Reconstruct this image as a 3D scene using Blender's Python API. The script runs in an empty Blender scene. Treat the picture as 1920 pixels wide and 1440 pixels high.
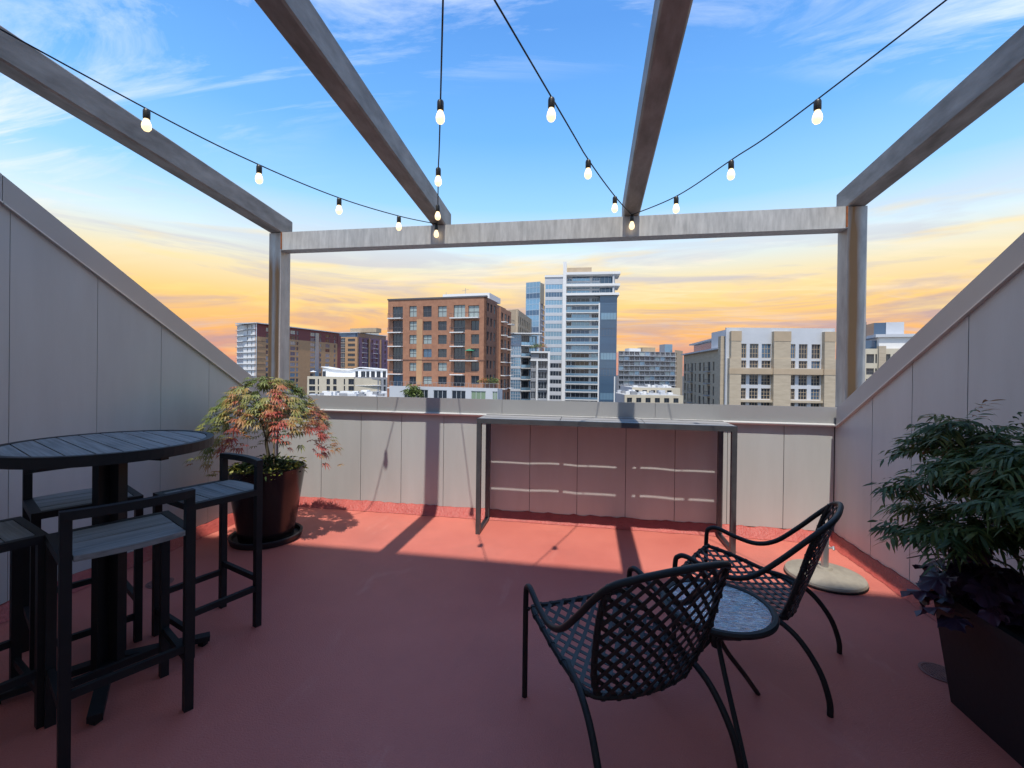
import bpy, math, random
from mathutils import Vector, Matrix
R = math.radians
random.seed(7)
scene = bpy.context.scene
col = scene.collection

# ------------------------------------------------------------------ camera
F_PX, YAW, PITCH, ROLL, CY = 829.2, .17086, .00413, .01188, 698.7
CAM = Vector((0, 0, 1.47))
_f0 = Vector((-math.sin(YAW), math.cos(YAW), 0)); _r0 = Vector((math.cos(YAW), math.sin(YAW), 0)); _u0 = Vector((0, 0, 1))
FWD = _f0 * math.cos(PITCH) - _u0 * math.sin(PITCH)
UP0 = _u0 * math.cos(PITCH) + _f0 * math.sin(PITCH)
RGT = _r0 * math.cos(ROLL) + UP0 * math.sin(ROLL)
UPV = UP0 * math.cos(ROLL) - _r0 * math.sin(ROLL)
cam_d = bpy.data.cameras.new('camera')
cam = bpy.data.objects.new('camera', cam_d); col.objects.link(cam)
m = Matrix.Identity(4)
for i in range(3):
    m[i][0] = RGT[i]; m[i][1] = UPV[i]; m[i][2] = -FWD[i]; m[i][3] = CAM[i]
cam.matrix_world = m
cam_d.sensor_width = 36; cam_d.lens = F_PX / 1920 * 36
cam_d.shift_y = (CY - 720) / 1920
cam_d.clip_start = .05; cam_d.clip_end = 6000
scene.camera = cam

def ray(px, py):
    return FWD + RGT * ((px - 960) / F_PX) - UPV * ((py - CY) / F_PX)
def at(px, py, d):
    return CAM + ray(px, py) * d

# ------------------------------------------------------------------ sky + sun
SUN_EL = R(67.0)
world = bpy.data.worlds.new('World'); scene.world = world; world.use_nodes = True
wt = world.node_tree; wt.nodes.clear()
def wn(t, **k):
    n = wt.nodes.new(t)
    for a, b in k.items(): setattr(n, a, b)
    return n
wl = wt.links.new
out = wn('ShaderNodeOutputWorld'); bg = wn('ShaderNodeBackground'); bg.inputs[1].default_value = .1
wl(bg.outputs[0], out.inputs[0])
sky = wn('ShaderNodeTexSky', sky_type='NISHITA'); sky.sun_disc = False; sky.sun_elevation = SUN_EL; sky.sun_rotation = R(180); sky.altitude = 50
tc = wn('ShaderNodeTexCoord'); sp = wn('ShaderNodeSeparateXYZ'); wl(tc.outputs['Generated'], sp.inputs[0])
def math_(op, a, b=None, c=None, clamp=False):
    n = wn('ShaderNodeMath', operation=op); n.use_clamp = clamp
    for i, v in enumerate((a, b, c)):
        if v is None: continue
        if isinstance(v, (int, float)): n.inputs[i].default_value = v
        else: wl(v, n.inputs[i])
    return n.outputs[0]
def mixc(f, a, b):
    n = wn('ShaderNodeMix', data_type='RGBA')
    for s, v in ((n.inputs[0], f), (n.inputs[6], a), (n.inputs[7], b)):
        if isinstance(v, (int, float)): s.default_value = v
        elif isinstance(v, tuple): s.default_value = v
        else: wl(v, s)
    return n.outputs[2]
def ramp(f, stops, nodes=wn, link=wl):
    n = nodes('ShaderNodeValToRGB'); e = n.color_ramp.elements
    while len(e) < len(stops): e.new(.5)
    for i, (p, c) in enumerate(stops):
        e[i].position = p; e[i].color = (*c, 1) if len(c) == 3 else c
    link(f, n.inputs[0]); return n.outputs[0]
S = 9.2   # world strength .1, so colours here are ten times the radiance
def sc(r, g, b): return (r * S, g * S, b * S)
# a late-day sky: orange and yellow low down, pale, then clear blue overhead
warm = ramp(sp.outputs[2], [(0.0, sc(.33, .14, .11)), (.035, sc(.47, .165, .07)), (.08, sc(.52, .25, .06)), (.14, sc(.54, .34, .10)),
                            (.20, sc(.49, .42, .26)), (.26, sc(.37, .47, .53)), (.34, sc(.185, .37, .60)), (.46, sc(.095, .265, .55)), (.62, sc(.06, .185, .46)), (1.0, sc(.055, .15, .40))])
cool = ramp(sp.outputs[2], [(0.0, sc(.50, .54, .58)), (.10, sc(.46, .56, .66)), (.22, sc(.34, .50, .68)), (.34, sc(.185, .37, .60)), (.46, sc(.095, .265, .55)), (.62, sc(.06, .185, .46)), (1.0, sc(.055, .15, .40))])
# the sunset side is ahead (+Y); behind the camera the low sky is pale blue
glow = ramp(math_('MULTIPLY_ADD', sp.outputs[1], .5, .5), [(.42, (0, 0, 0)), (.72, (1, 1, 1))])
base = mixc(.06, mixc(glow, cool, warm), sky.outputs[0])
# wispy clouds on a plane far overhead
zc = math_('ADD', math_('MAXIMUM', sp.outputs[2], 0.0), .10)
cx = math_('DIVIDE', sp.outputs[0], zc); cy_ = math_('DIVIDE', sp.outputs[1], zc)
cmb = wn('ShaderNodeCombineXYZ'); wl(cx, cmb.inputs[0]); wl(cy_, cmb.inputs[1])
mp = wn('ShaderNodeMapping'); mp.inputs['Scale'].default_value = (.42, 1.35, 1); mp.inputs['Rotation'].default_value = (0, 0, R(-14)); mp.inputs['Location'].default_value = (1.7, .55, 0)
wl(cmb.outputs[0], mp.inputs[0])
def noise(vec, s, d, r=.55, dist=0.0):
    n = wn('ShaderNodeTexNoise'); n.inputs['Scale'].default_value = s; n.inputs['Detail'].default_value = d; n.inputs['Roughness'].default_value = r; n.inputs['Distortion'].default_value = dist
    wl(vec, n.inputs['Vector']); return n.outputs[0]
n1 = noise(mp.outputs[0], 1.5, 12, .66, 1.6)
n2 = noise(mp.outputs[0], .45, 3, .5, .3)
wisp = math_('MULTIPLY', ramp(n1, [(.46, (0, 0, 0)), (.63, (1, 1, 1))]), ramp(n2, [(.42, (0, 0, 0)), (.57, (1, 1, 1))]))
cloudcol = ramp(sp.outputs[2], [(0.0, sc(.32, .20, .19)), (.09, sc(.42, .30, .24)), (.17, sc(.58, .45, .26)), (.28, sc(.58, .54, .50)), (.5, sc(.52, .56, .64))])
c1 = mixc(math_('MULTIPLY', wisp, .95), base, cloudcol)
# low grey-mauve banks near the horizon
mp2 = wn('ShaderNodeMapping'); mp2.inputs['Scale'].default_value = (1.8, 1.8, 15); wl(tc.outputs['Generated'], mp2.inputs[0])
n3 = noise(mp2.outputs[0], 1.0, 9, .6, .9)
low = ramp(sp.outputs[2], [(.0, (.5, .5, .5)), (.06, (1, 1, 1)), (.24, (.8, .8, .8)), (.34, (0, 0, 0))])
bank = math_('MULTIPLY', ramp(n3, [(.47, (0, 0, 0)), (.60, (1, 1, 1))]), low)
bankcol = ramp(sp.outputs[2], [(.0, sc(.28, .16, .16)), (.12, sc(.26, .20, .22)), (.25, sc(.34, .36, .40))])
c2 = mixc(math_('MULTIPLY', bank, .85), c1, bankcol)
n4 = noise(mp2.outputs[0], 1.9, 5, .5, .3)
streak = math_('MULTIPLY', ramp(n4, [(.55, (0, 0, 0)), (.72, (1, 1, 1))]), low)
c3 = mixc(math_('MULTIPLY', streak, .8), c2, sc(.58, .42, .16) + (1,))
wl(c3, bg.inputs[0])

sun_d = bpy.data.lights.new('sun', 'SUN'); sun_d.energy = 2.15; sun_d.angle = R(.53); sun_d.color = (1, .94, .85)
sun = bpy.data.objects.new('sun', sun_d); col.objects.link(sun)
SUN_DIR = Vector((-.012, math.cos(SUN_EL), -math.sin(SUN_EL))).normalized()
sun.rotation_euler = SUN_DIR.to_track_quat('-Z', 'Y').to_euler()
sun.location = (0, -5, 20)
vs = scene.view_settings
vs.view_transform = 'Standard'; vs.look = 'None'; vs.exposure = 1.15; vs.gamma = 1; vs.use_curve_mapping = False
scene.render.engine = 'CYCLES'

# ------------------------------------------------------------------ materials
def mat(name, color, rough=.5, metal=0.0, var=None, vscale=4.0, bump=0.0, bscale=60.0, spec=.5, stretch=(1, 1, 1), detail=4, rvar=0.0, extra=None):
    m = bpy.data.materials.new(name); m.use_nodes = True
    nt = m.node_tree; b = nt.nodes['Principled BSDF']
    b.inputs['Base Color'].default_value = (*color, 1); b.inputs['Roughness'].default_value = rough; b.inputs['Metallic'].default_value = metal
    b.inputs['Specular IOR Level'].default_value = spec
    tcn = nt.nodes.new('ShaderNodeTexCoord'); mpn = nt.nodes.new('ShaderNodeMapping'); mpn.inputs['Scale'].default_value = stretch
    nt.links.new(tcn.outputs['Object'], mpn.inputs[0])
    def nz(s, d=4, r=.6):
        n = nt.nodes.new('ShaderNodeTexNoise'); n.inputs['Scale'].default_value = s; n.inputs['Detail'].default_value = d; n.inputs['Roughness'].default_value = r
        nt.links.new(mpn.outputs[0], n.inputs['Vector']); return n
    if var:
        n = nz(vscale, detail)
        r = nt.nodes.new('ShaderNodeValToRGB'); r.color_ramp.elements[0].position = .3; r.color_ramp.elements[1].position = .7
        r.color_ramp.elements[0].color = (*var, 1); r.color_ramp.elements[1].color = (*color, 1)
        nt.links.new(n.outputs[0], r.inputs[0]); nt.links.new(r.outputs[0], b.inputs['Base Color'])
        if rvar:
            mr = nt.nodes.new('ShaderNodeMapRange'); mr.inputs['To Min'].default_value = rough - rvar; mr.inputs['To Max'].default_value = rough + rvar
            nt.links.new(n.outputs[0], mr.inputs[0]); nt.links.new(mr.outputs[0], b.inputs['Roughness'])
    if bump:
        n = nz(bscale, 3)
        bp = nt.nodes.new('ShaderNodeBump'); bp.inputs['Strength'].default_value = bump; bp.inputs['Distance'].default_value = .01
        nt.links.new(n.outputs[0], bp.inputs['Height']); nt.links.new(bp.outputs[0], b.inputs['Normal'])
    if extra: extra(m, nt, b)
    return m
def rust_extra(amount):
    def f(m, nt, b):
        old = b.inputs['Base Color'].links[0].from_socket
        at_ = nt.nodes.new('ShaderNodeAttribute'); at_.attribute_name = 'rust'
        tcn = nt.nodes.new('ShaderNodeTexCoord'); mpn = nt.nodes.new('ShaderNodeMapping'); mpn.inputs['Scale'].default_value = (14, 14, 1.1)
        nt.links.new(tcn.outputs['Object'], mpn.inputs[0])
        n = nt.nodes.new('ShaderNodeTexNoise'); n.inputs['Scale'].default_value = 2.0; n.inputs['Detail'].default_value = 5; nt.links.new(mpn.outputs[0], n.inputs['Vector'])
        ad = nt.nodes.new('ShaderNodeMath'); ad.operation = 'MULTIPLY_ADD'; nt.links.new(n.outputs[0], ad.inputs[0]); ad.inputs[1].default_value = 1.1; ad.inputs[2].default_value = .28
        mu = nt.nodes.new('ShaderNodeMath'); mu.operation = 'MULTIPLY'; mu.use_clamp = True
        nt.links.new(ad.outputs[0], mu.inputs[0]); nt.links.new(at_.outputs['Fac'], mu.inputs[1])
        mx = nt.nodes.new('ShaderNodeMix'); mx.data_type = 'RGBA'; nt.links.new(mu.outputs[0], mx.inputs[0]); nt.links.new(old, mx.inputs[6]); mx.inputs[7].default_value = (.30, .15, .05, 1)
        nt.links.new(mx.outputs[2], b.inputs['Base Color'])
        iv = nt.nodes.new('ShaderNodeMath'); iv.operation = 'SUBTRACT'; iv.inputs[0].default_value = .55; nt.links.new(mu.outputs[0], iv.inputs[1]); iv.use_clamp = True
        nt.links.new(iv.outputs[0], b.inputs['Metallic'])
    return f
M = {}
def floor_x(m, nt, b):
    # scuffs, dried puddle rings and roller lap marks in the coating
    old = b.inputs['Base Color'].links[0].from_socket
    t = nt.nodes.new('ShaderNodeTexCoord')
    def layer(scale, stretch, lo, hi, colr, k, cur):
        mpn = nt.nodes.new('ShaderNodeMapping'); mpn.inputs['Scale'].default_value = stretch; nt.links.new(t.outputs['Object'], mpn.inputs[0])
        n = nt.nodes.new('ShaderNodeTexNoise'); n.inputs['Scale'].default_value = scale; n.inputs['Detail'].default_value = 8; n.inputs['Roughness'].default_value = .65; n.inputs['Distortion'].default_value = .6
        nt.links.new(mpn.outputs[0], n.inputs['Vector'])
        rp = nt.nodes.new('ShaderNodeMapRange'); rp.inputs['From Min'].default_value = lo; rp.inputs['From Max'].default_value = hi; rp.inputs['To Max'].default_value = k; nt.links.new(n.outputs[0], rp.inputs[0])
        mx = nt.nodes.new('ShaderNodeMix'); mx.data_type = 'RGBA'; nt.links.new(rp.outputs[0], mx.inputs[0]); nt.links.new(cur, mx.inputs[6]); mx.inputs[7].default_value = (*colr, 1); return mx.outputs[2]
    c = layer(.9, (1, 1, 1), .52, .72, (.42, .14, .11), .55, old)
    c = layer(3.2, (1, .35, 1), .60, .74, (.66, .30, .24), .45, c)
    c = layer(38, (1, 1, 1), .66, .76, (.70, .38, .32), .5, c)
    nt.links.new(c, b.inputs['Base Color'])
M['red'] = mat('red_coating', (.60, .185, .138), .5, var=(.51, .142, .108), vscale=1.6, bump=.45, bscale=150, detail=9, rvar=.12, spec=.32, extra=floor_x)
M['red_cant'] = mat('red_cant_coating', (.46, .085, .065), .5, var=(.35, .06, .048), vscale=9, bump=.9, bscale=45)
M['panel'] = mat('painted_panel', (.52, .54, .525), .42, .05, var=(.46, .475, .46), vscale=1.6, stretch=(3, 3, .5), detail=9, bump=.03, bscale=30)
M['coping'] = mat('coping_metal', (.42, .42, .415), .36, .2, var=(.40, .40, .395), vscale=3, bump=.02, bscale=20)
M['flash'] = mat('flashing', (.62, .62, .60), .35, .3)
M['gap'] = mat('dark_backing', (.10, .10, .102), .8)
M['galv'] = mat('galvanized_steel', (.60, .60, .585), .5, .2, var=(.40, .40, .39), vscale=6, stretch=(5, 5, .9), bump=.06, bscale=40, detail=8, rvar=.12)
M['galv_post'] = mat('galvanized_post', (.50, .50, .49), .5, .55, var=(.33, .33, .33), vscale=7, stretch=(2, 2, .6), bump=.06, bscale=40, detail=8, extra=rust_extra(1))
M['galv_rafter'] = mat('galvanized_rafter', (.35, .33, .31), .55, .3, var=(.17, .155, .14), vscale=5, stretch=(2, .7, 2), bump=.08, bscale=30, detail=9)
M['rust'] = mat('rust', (.36, .11, .03), .85, var=(.18, .06, .02), vscale=30)
M['black'] = mat('black_powder_coat', (.017, .0165, .0165), .55, spec=.35, var=(.011, .011, .012), vscale=12, bump=.05, bscale=200)
M['chair'] = mat('chair_black', (.016, .0155, .015), .5, spec=.35,  bump=.03, bscale=90)
M['slat'] = mat('weathered_slat', (.34, .325, .305), .7, var=(.17, .162, .15), vscale=3, stretch=(1, 22, 22), bump=.25, bscale=14, detail=8)
M['counter_slat'] = mat('counter_slat', (.33, .32, .30), .6, var=(.20, .19, .18), vscale=3, stretch=(1, 22, 22), bump=.2, bscale=14, detail=8)
M['grey_frame'] = mat('grey_steel_frame', (.13, .135, .14), .45, .5, var=(.09, .09, .10), vscale=6, bump=.04, bscale=60)
M['strap'] = mat('vinyl_strap', (.026, .025, .025), .42, spec=.4, bump=.04, bscale=150)
M['pot'] = mat('glazed_pot', (.016, .010, .010), .22, var=(.008, .006, .007), vscale=4, bump=.06, bscale=12)
M['pot_matt'] = mat('dark_planter', (.012, .012, .014), .55, bump=.1, bscale=40)
M['soil'] = mat('soil', (.03, .02, .014), .95, bump=1, bscale=50)
M['stone'] = mat('cast_base', (.31, .28, .225), .65, var=(.23, .205, .165), vscale=12, bump=.12, bscale=60)
M['steel'] = mat('brushed_tube', (.55, .55, .54), .35, .8)
M['drain'] = mat('drain_grate', (.30, .13, .10), .6, .1, var=(.18, .08, .07), vscale=20)
M['trunk'] = mat('bark', (.12, .10, .06), .8, var=(.06, .06, .035), vscale=14, bump=.5, bscale=60)
M['stake'] = mat('bamboo_stake', (.42, .32, .17), .6)
M['facade'] = mat('terrace_shade_block', (.82, .78, .70), .5, bump=.05)  # cream picked to bounce warm light onto the shaded floor
M['cable'] = mat('black_cable', (.01, .01, .011), .5)
M['socket'] = mat('lamp_socket', (.03, .026, .02), .4)
def emis(m, nt, b):
    b.inputs['Emission Color'].default_value = (1, .70, .36, 1); b.inputs['Emission Strength'].default_value = .8
M['bulb'] = mat('lit_bulb', (.9, .8, .6), .1, extra=emis)
def glass_x(m, nt, b):
    b.inputs['Transmission Weight'].default_value = .75
    v = nt.nodes.new('ShaderNodeTexVoronoi'); v.inputs['Scale'].default_value = 60; v.feature = 'SMOOTH_F1'
    t = nt.nodes.new('ShaderNodeTexCoord'); mpn = nt.nodes.new('ShaderNodeMapping'); mpn.inputs['Scale'].default_value = (.5, 1.3, 1)
    nt.links.new(t.outputs['Object'], mpn.inputs[0]); nt.links.new(mpn.outputs[0], v.inputs['Vector'])
    bp = nt.nodes.new('ShaderNodeBump'); bp.inputs['Strength'].default_value = .55; bp.inputs['Distance'].default_value = .008
    nt.links.new(v.outputs[0], bp.inputs['Height']); nt.links.new(bp.outputs[0], b.inputs['Normal'])
M['table_glass'] = mat('rippled_glass', (.72, .74, .76), .12, spec=.9, extra=glass_x)
def leafmat(name, stops, rough=.5, trans=.25):
    m = bpy.data.materials.new(name); m.use_nodes = True; nt = m.node_tree; b = nt.nodes['Principled BSDF']
    a = nt.nodes.new('ShaderNodeAttribute'); a.attribute_name = 'tint'
    r = nt.nodes.new('ShaderNodeValToRGB'); e = r.color_ramp.elements
    while len(e) < len(stops): e.new(.5)
    for i, (p, c) in enumerate(stops): e[i].position = p; e[i].color = (*c, 1)
    nt.links.new(a.outputs['Fac'], r.inputs[0]); nt.links.new(r.outputs[0], b.inputs['Base Color'])
    b.inputs['Roughness'].default_value = rough
    tr = nt.nodes.new('ShaderNodeBsdfTranslucent'); nt.links.new(r.outputs[0], tr.inputs[0])
    mx = nt.nodes.new('ShaderNodeMixShader'); mx.inputs[0].default_value = trans
    o = nt.nodes['Material Output']; nt.links.new(b.outputs[0], mx.inputs[1]); nt.links.new(tr.outputs[0], mx.inputs[2]); nt.links.new(mx.outputs[0], o.inputs[0])
    return m
M['maple'] = leafmat('maple_leaves', [(0, (.14, .19, .05)), (.30, (.26, .27, .07)), (.48, (.38, .25, .08)), (.62, (.42, .16, .07)), (.8, (.42, .08, .05)), (1, (.46, .10, .08))])
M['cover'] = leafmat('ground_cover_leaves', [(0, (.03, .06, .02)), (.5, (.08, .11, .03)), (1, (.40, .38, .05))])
M['shrub'] = leafmat('shrub_leaves', [(0, (.05, .085, .028)), (.5, (.09, .14, .04)), (.85, (.18, .20, .055)), (1, (.34, .18, .08))], .5, .35)
M['heuchera'] = leafmat('purple_leaves', [(0, (.030, .014, .026)), (.6, (.06, .026, .05)), (1, (.13, .05, .08))], .4, .12)
M['citytree'] = leafmat('city_tree_leaves', [(0, (.05, .09, .02)), (1, (.16, .20, .05))])
# city
M['brick'] = mat('city_brick', (.40, .20, .12), .8, var=(.30, .14, .085), vscale=1.2, detail=9)
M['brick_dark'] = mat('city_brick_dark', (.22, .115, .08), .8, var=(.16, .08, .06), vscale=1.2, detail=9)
M['tan'] = mat('city_tan', (.46, .36, .25), .8, var=(.40, .31, .21), vscale=.5)
M['beige'] = mat('city_beige_stone', (.50, .42, .31), .8, var=(.40, .33, .24), vscale=.9, stretch=(.5, .5, 2.5), detail=8)
M['white'] = mat('city_white', (.74, .74, .73), .6)
M['lgrey'] = mat('city_light_grey', (.55, .57, .60), .6, var=(.50, .52, .55), vscale=.4)
M['mgrey'] = mat('city_mid_grey', (.30, .31, .33), .7, var=(.25, .26, .28), vscale=.4)
M['dgrey'] = mat('city_dark_grey', (.10, .10, .11), .7)
M['cream'] = mat('city_cream', (.60, .54, .42), .8, var=(.54, .48, .37), vscale=.5)
M['orange'] = mat('city_orange_brick', (.50, .30, .16), .8, var=(.44, .26, .14), vscale=.6)
M['maroon'] = mat('city_maroon', (.20, .06, .06), .7)
M['purple'] = mat('city_purple_panel', (.16, .10, .17), .6)
M['asphalt'] = mat('asphalt', (.06, .06, .062), .9)
M['roofgravel'] = mat('roof_membrane', (.45, .45, .44), .9, var=(.30, .30, .30), vscale=.3)
M['umbrella_green'] = mat('green_canvas', (.03, .22, .13), .7)
M['g_dark'] = mat('city_glass_dark', (.022, .032, .045), .06, spec=.8)
M['g_blue'] = mat('city_glass_blue', (.07, .135, .22), .08, .25, spec=.9)
M['g_pale'] = mat('city_glass_blinds', (.32, .38, .37), .25)
M['g_sky'] = mat('city_glass_sky', (.22, .38, .52), .08, .5, spec=.9)
M['g_green'] = mat('city_glass_green', (.22, .30, .20), .2)

# ------------------------------------------------------------------ mesh helpers
class MB:
    def __init__(s): s.v = []; s.f = []; s.m = []; s.t = []
    def add(s, vs, fs, mi=0, tint=0.0):
        o = len(s.v); s.v += [tuple(v) for v in vs]
        for f in fs: s.f.append(tuple(o + i for i in f)); s.m.append(mi); s.t.append(tint)
    def hexa(s, p, mi=0):   # p: 4 bottom, 4 top
        s.add(p, [(3, 2, 1, 0), (4, 5, 6, 7), (0, 1, 5, 4), (1, 2, 6, 5), (2, 3, 7, 6), (3, 0, 4, 7)], mi)
    def box(s, a, b, mi=0):
        x0, y0, z0 = a; x1, y1, z1 = b
        if x0 > x1: x0, x1 = x1, x0
        if y0 > y1: y0, y1 = y1, y0
        if z0 > z1: z0, z1 = z1, z0
        s.hexa([(x0, y0, z0), (x1, y0, z0), (x1, y1, z0), (x0, y1, z0), (x0, y0, z1), (x1, y0, z1), (x1, y1, z1), (x0, y1, z1)], mi)
    def bar(s, p, q, w, h, mi=0, up=(0, 0, 1)):   # rectangular bar from p to q
        p = Vector(p); q = Vector(q); d = (q - p).normalized(); up = Vector(up)
        if abs(d.dot(up)) > .95: up = Vector((0, 1, 0))
        a = d.cross(up).normalized() * (w / 2); b = a.cross(d).normalized() * (h / 2)
        s.hexa([p - a - b, p + a - b, q + a - b, q - a - b, p - a + b, p + a + b, q + a + b, q - a + b], mi)
    def prism(s, poly, d, mi=0):   # poly: 3d points in a plane, extruded by vector d
        n = len(poly); d = Vector(d); P = [Vector(p) for p in poly]
        s.add(P + [p + d for p in P], [tuple(range(n))[::-1], tuple(range(n, 2 * n))] + [(i, (i + 1) % n, n + (i + 1) % n, n + i) for i in range(n)], mi)
    def tube(s, pts, r, n=8, mi=0, closed=False):
        P = [Vector(p) for p in pts]; k = len(P); rings = []
        ref = None
        for i in range(k):
            d = (P[(i + 1) % k] - P[i - 1]) if closed else (P[min(i + 1, k - 1)] - P[max(i - 1, 0)])
            d.normalize()
            if ref is None: ref = d.orthogonal().normalized()
            a = (ref - d * ref.dot(d)).normalized(); ref = a; b = d.cross(a)
            rr = r[i] if isinstance(r, (list, tuple)) else r
            rings.append([P[i] + (a * math.cos(2 * math.pi * j / n) + b * math.sin(2 * math.pi * j / n)) * rr for j in range(n)])
        vs = [v for rg in rings for v in rg]; fs = []
        for i in range(k if closed else k - 1):
            i2 = (i + 1) % k
            for j in range(n): fs.append((i * n + j, i * n + (j + 1) % n, i2 * n + (j + 1) % n, i2 * n + j))
        if not closed: fs += [tuple(range(n))[::-1], tuple((k - 1) * n + j for j in range(n))]
        s.add(vs, fs, mi)
    def lathe(s, prof, n=32, mi=0, c=(0, 0, 0)):
        k = len(prof); vs = []; fs = []
        for r, z in prof:
            for j in range(n):
                a = 2 * math.pi * j / n; vs.append((c[0] + r * math.cos(a), c[1] + r * math.sin(a), c[2] + z))
        for i in range(k - 1):
            for j in range(n): fs.append((i * n + j, i * n + (j + 1) % n, (i + 1) * n + (j + 1) % n, (i + 1) * n + j))
        fs += [tuple(range(n))[::-1], tuple((k - 1) * n + j for j in range(n))]
        s.add(vs, fs, mi)
    def mesh(s, name, mats, smooth=False):
        me = bpy.data.meshes.new(name); me.from_pydata(s.v, [], s.f)
        for m_ in (mats if isinstance(mats, (list, tuple)) else [mats]): me.materials.append(M[m_] if isinstance(m_, str) else m_)
        me.polygons.foreach_set('material_index', s.m)
        if smooth: me.polygons.foreach_set('use_smooth', [True] * len(s.f))
        if any(s.t):
            a = me.attributes.new('tint', 'FLOAT', 'FACE'); a.data.foreach_set('value', s.t)
        me.update(); return me
    def build(s, name, mats, parent=None, smooth=False, auto=True):
        o = link(name, s.mesh(name, mats, smooth), parent)
        if smooth and auto: 
            me = o.data
            try: me.set_sharp_from_angle(angle=R(40))
            except Exception: pass
        return o
def link(name, me, parent=None, loc=None, rz=None):
    o = bpy.data.objects.new(name, me); col.objects.link(o)
    if parent: o.parent = parent
    if loc is not None: o.location = loc
    if rz is not None: o.rotation_euler = (0, 0, rz)
    return o
def thing(name, label, cat, loc=(0, 0, 0), rz=0, group=None):
    o = bpy.data.objects.new(name, None); col.objects.link(o); o.location = loc; o.rotation_euler = (0, 0, rz); o.empty_display_size = .1
    return tag(o, label, cat, group)
def tag(o, label, cat, group=None, kind=None):
    if label: o['label'] = label
    if cat: o['category'] = cat
    if group: o['group'] = group
    if kind: o['kind'] = kind
    return o
def struct(o): o['kind'] = 'structure'; return o
def smoothpath(pts, n=6):   # Catmull-Rom through points
    P = [Vector(p) for p in pts]; o = []
    for i in range(len(P) - 1):
        p0 = P[max(i - 1, 0)]; p1 = P[i]; p2 = P[i + 1]; p3 = P[min(i + 2, len(P) - 1)]
        for k in range(n):
            t = k / n
            o.append(.5 * ((2 * p1) + (p2 - p0) * t + (2 * p0 - 5 * p1 + 4 * p2 - p3) * t * t + (3 * p1 - p0 - 3 * p2 + p3) * t ** 3))
    return o + [P[-1]]

# ------------------------------------------------------------------ terrace: floor and walls
XL, XR, YB, YF = -3.33, 2.14, 4.31, -1.3      # left wall, right wall, back wall, facade behind the camera
SL = .61
def ztop(y): return 1.185 + SL * (4.25 - y)
mb = MB(); n = 40
mb.add([(XL - .02, YF, 0), (XR + .02, YF, 0), (XR + .02, YB + .02, 0), (XL - .02, YB + .02, 0)], [(0, 1, 2, 3)])
struct(mb.build('floor', 'red'))
mb = MB(); G = 4000
mb.add([(-G, -G, -27), (G, -G, -27), (G, G, -27), (-G, G, -27)], [(0, 1, 2, 3)]); struct(mb.build('ground', 'asphalt'))
# the building under the terrace, and an unseen block behind shaped to shade it
t = thing('terrace_building', 'grey building under the red terrace with an unseen pale block added behind to shade it', 'building', (0, 0, -27))
mb = MB(); mb.box((-9, -9, 0), (8, YF - .02, 27)); mb.box((-9, YF - .02, 0), (8, 4.56, 26.0)); mb.build('body', 'mgrey', t)
mb = MB(); mb.box((-4.2, -7, 26.99), (3.0, YF, 27 + 10.95)); mb.build('facade', 'facade', t)  # added block: height sets the floor's shade edge, narrow width lets sky light in

def cant(parent, p, q, nrm):
    mb = MB(); P = Vector(p); Q = Vector(q); N = Vector(nrm); L = (Q - P).length; k = int(L / .05)
    vs = []
    for i in range(k + 1):
        b = P.lerp(Q, i / k); j = random.uniform(-.008, .008); h = .085 + random.uniform(-.008, .008)
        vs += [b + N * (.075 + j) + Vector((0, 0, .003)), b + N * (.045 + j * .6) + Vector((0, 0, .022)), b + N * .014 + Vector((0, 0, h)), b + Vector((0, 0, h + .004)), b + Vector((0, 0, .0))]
    fs = [(i * 5 + a, (i + 1) * 5 + a, (i + 1) * 5 + a + 1, i * 5 + a + 1) for i in range(k) for a in range(4)]
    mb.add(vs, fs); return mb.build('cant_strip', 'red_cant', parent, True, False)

# back parapet
w = thing('parapet_wall', 'low grey metal panelled parapet wall behind the bar counter', 'wall', (0, 0, 0))
mb = MB(); mb.box((XL - .28, YB + .008, -1), (XR + .28, 4.56, 1.02)); mb.build('core', 'gap', w)
seams = [-3.328, -2.80, -2.346, -1.895, -1.44, -1.0, -.555, -.094, .36, .804, 1.26, 1.732, 2.138]
for i in range(len(seams) - 1):
    a, b = seams[i] + .0025, seams[i + 1] - .0025
    mb = MB(); zb = .085 + random.uniform(-.004, .004); n = 5; vs = []; bow = random.uniform(.001, .005)
    for k in range(n + 1):
        x = a + (b - a) * k / n; y = YB - bow * math.sin(math.pi * k / n)
        vs += [(x, y, zb), (x, y - bow * .3, .55), (x, y, 1.012), (x, YB + .007, 1.012), (x, YB + .007, zb)]
    fs = [(k * 5 + j, (k + 1) * 5 + j, (k + 1) * 5 + (j + 1) % 5, k * 5 + (j + 1) % 5) for k in range(n) for j in range(5)]
    fs += [(4, 3, 2, 1, 0), tuple(n * 5 + j for j in range(5))]
    mb.add(vs, fs); mb.build('panel', 'panel', w)
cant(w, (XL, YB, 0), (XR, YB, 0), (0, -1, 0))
js = [XL - .28, -2.16, -.837, .62, XR + .28]
for i in range(4):
    mb = MB(); a, b = js[i] + .0015, js[i + 1] - .0015
    mb.prism([(a, YB - .012, 1.043), (a, YB - .016, 1.185), (a, 4.60, 1.165), (a, 4.60, 1.02), (a, YB + .008, 1.02)], (b - a, 0, 0)); mb.build('coping', 'coping', w)
mb = MB(); mb.prism([(XL + .004, YB - .042, 1.026), (XL + .004, YB - .042, 1.032), (XL + .004, YB - .012, 1.041), (XL + .004, YB + .008, 1.041), (XL + .004, YB + .008, 1.014), (XL + .004, YB - .036, 1.014)], (XR - XL - .008, 0, 0)); mb.build('flashing_ledge', 'flash', w)

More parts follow.
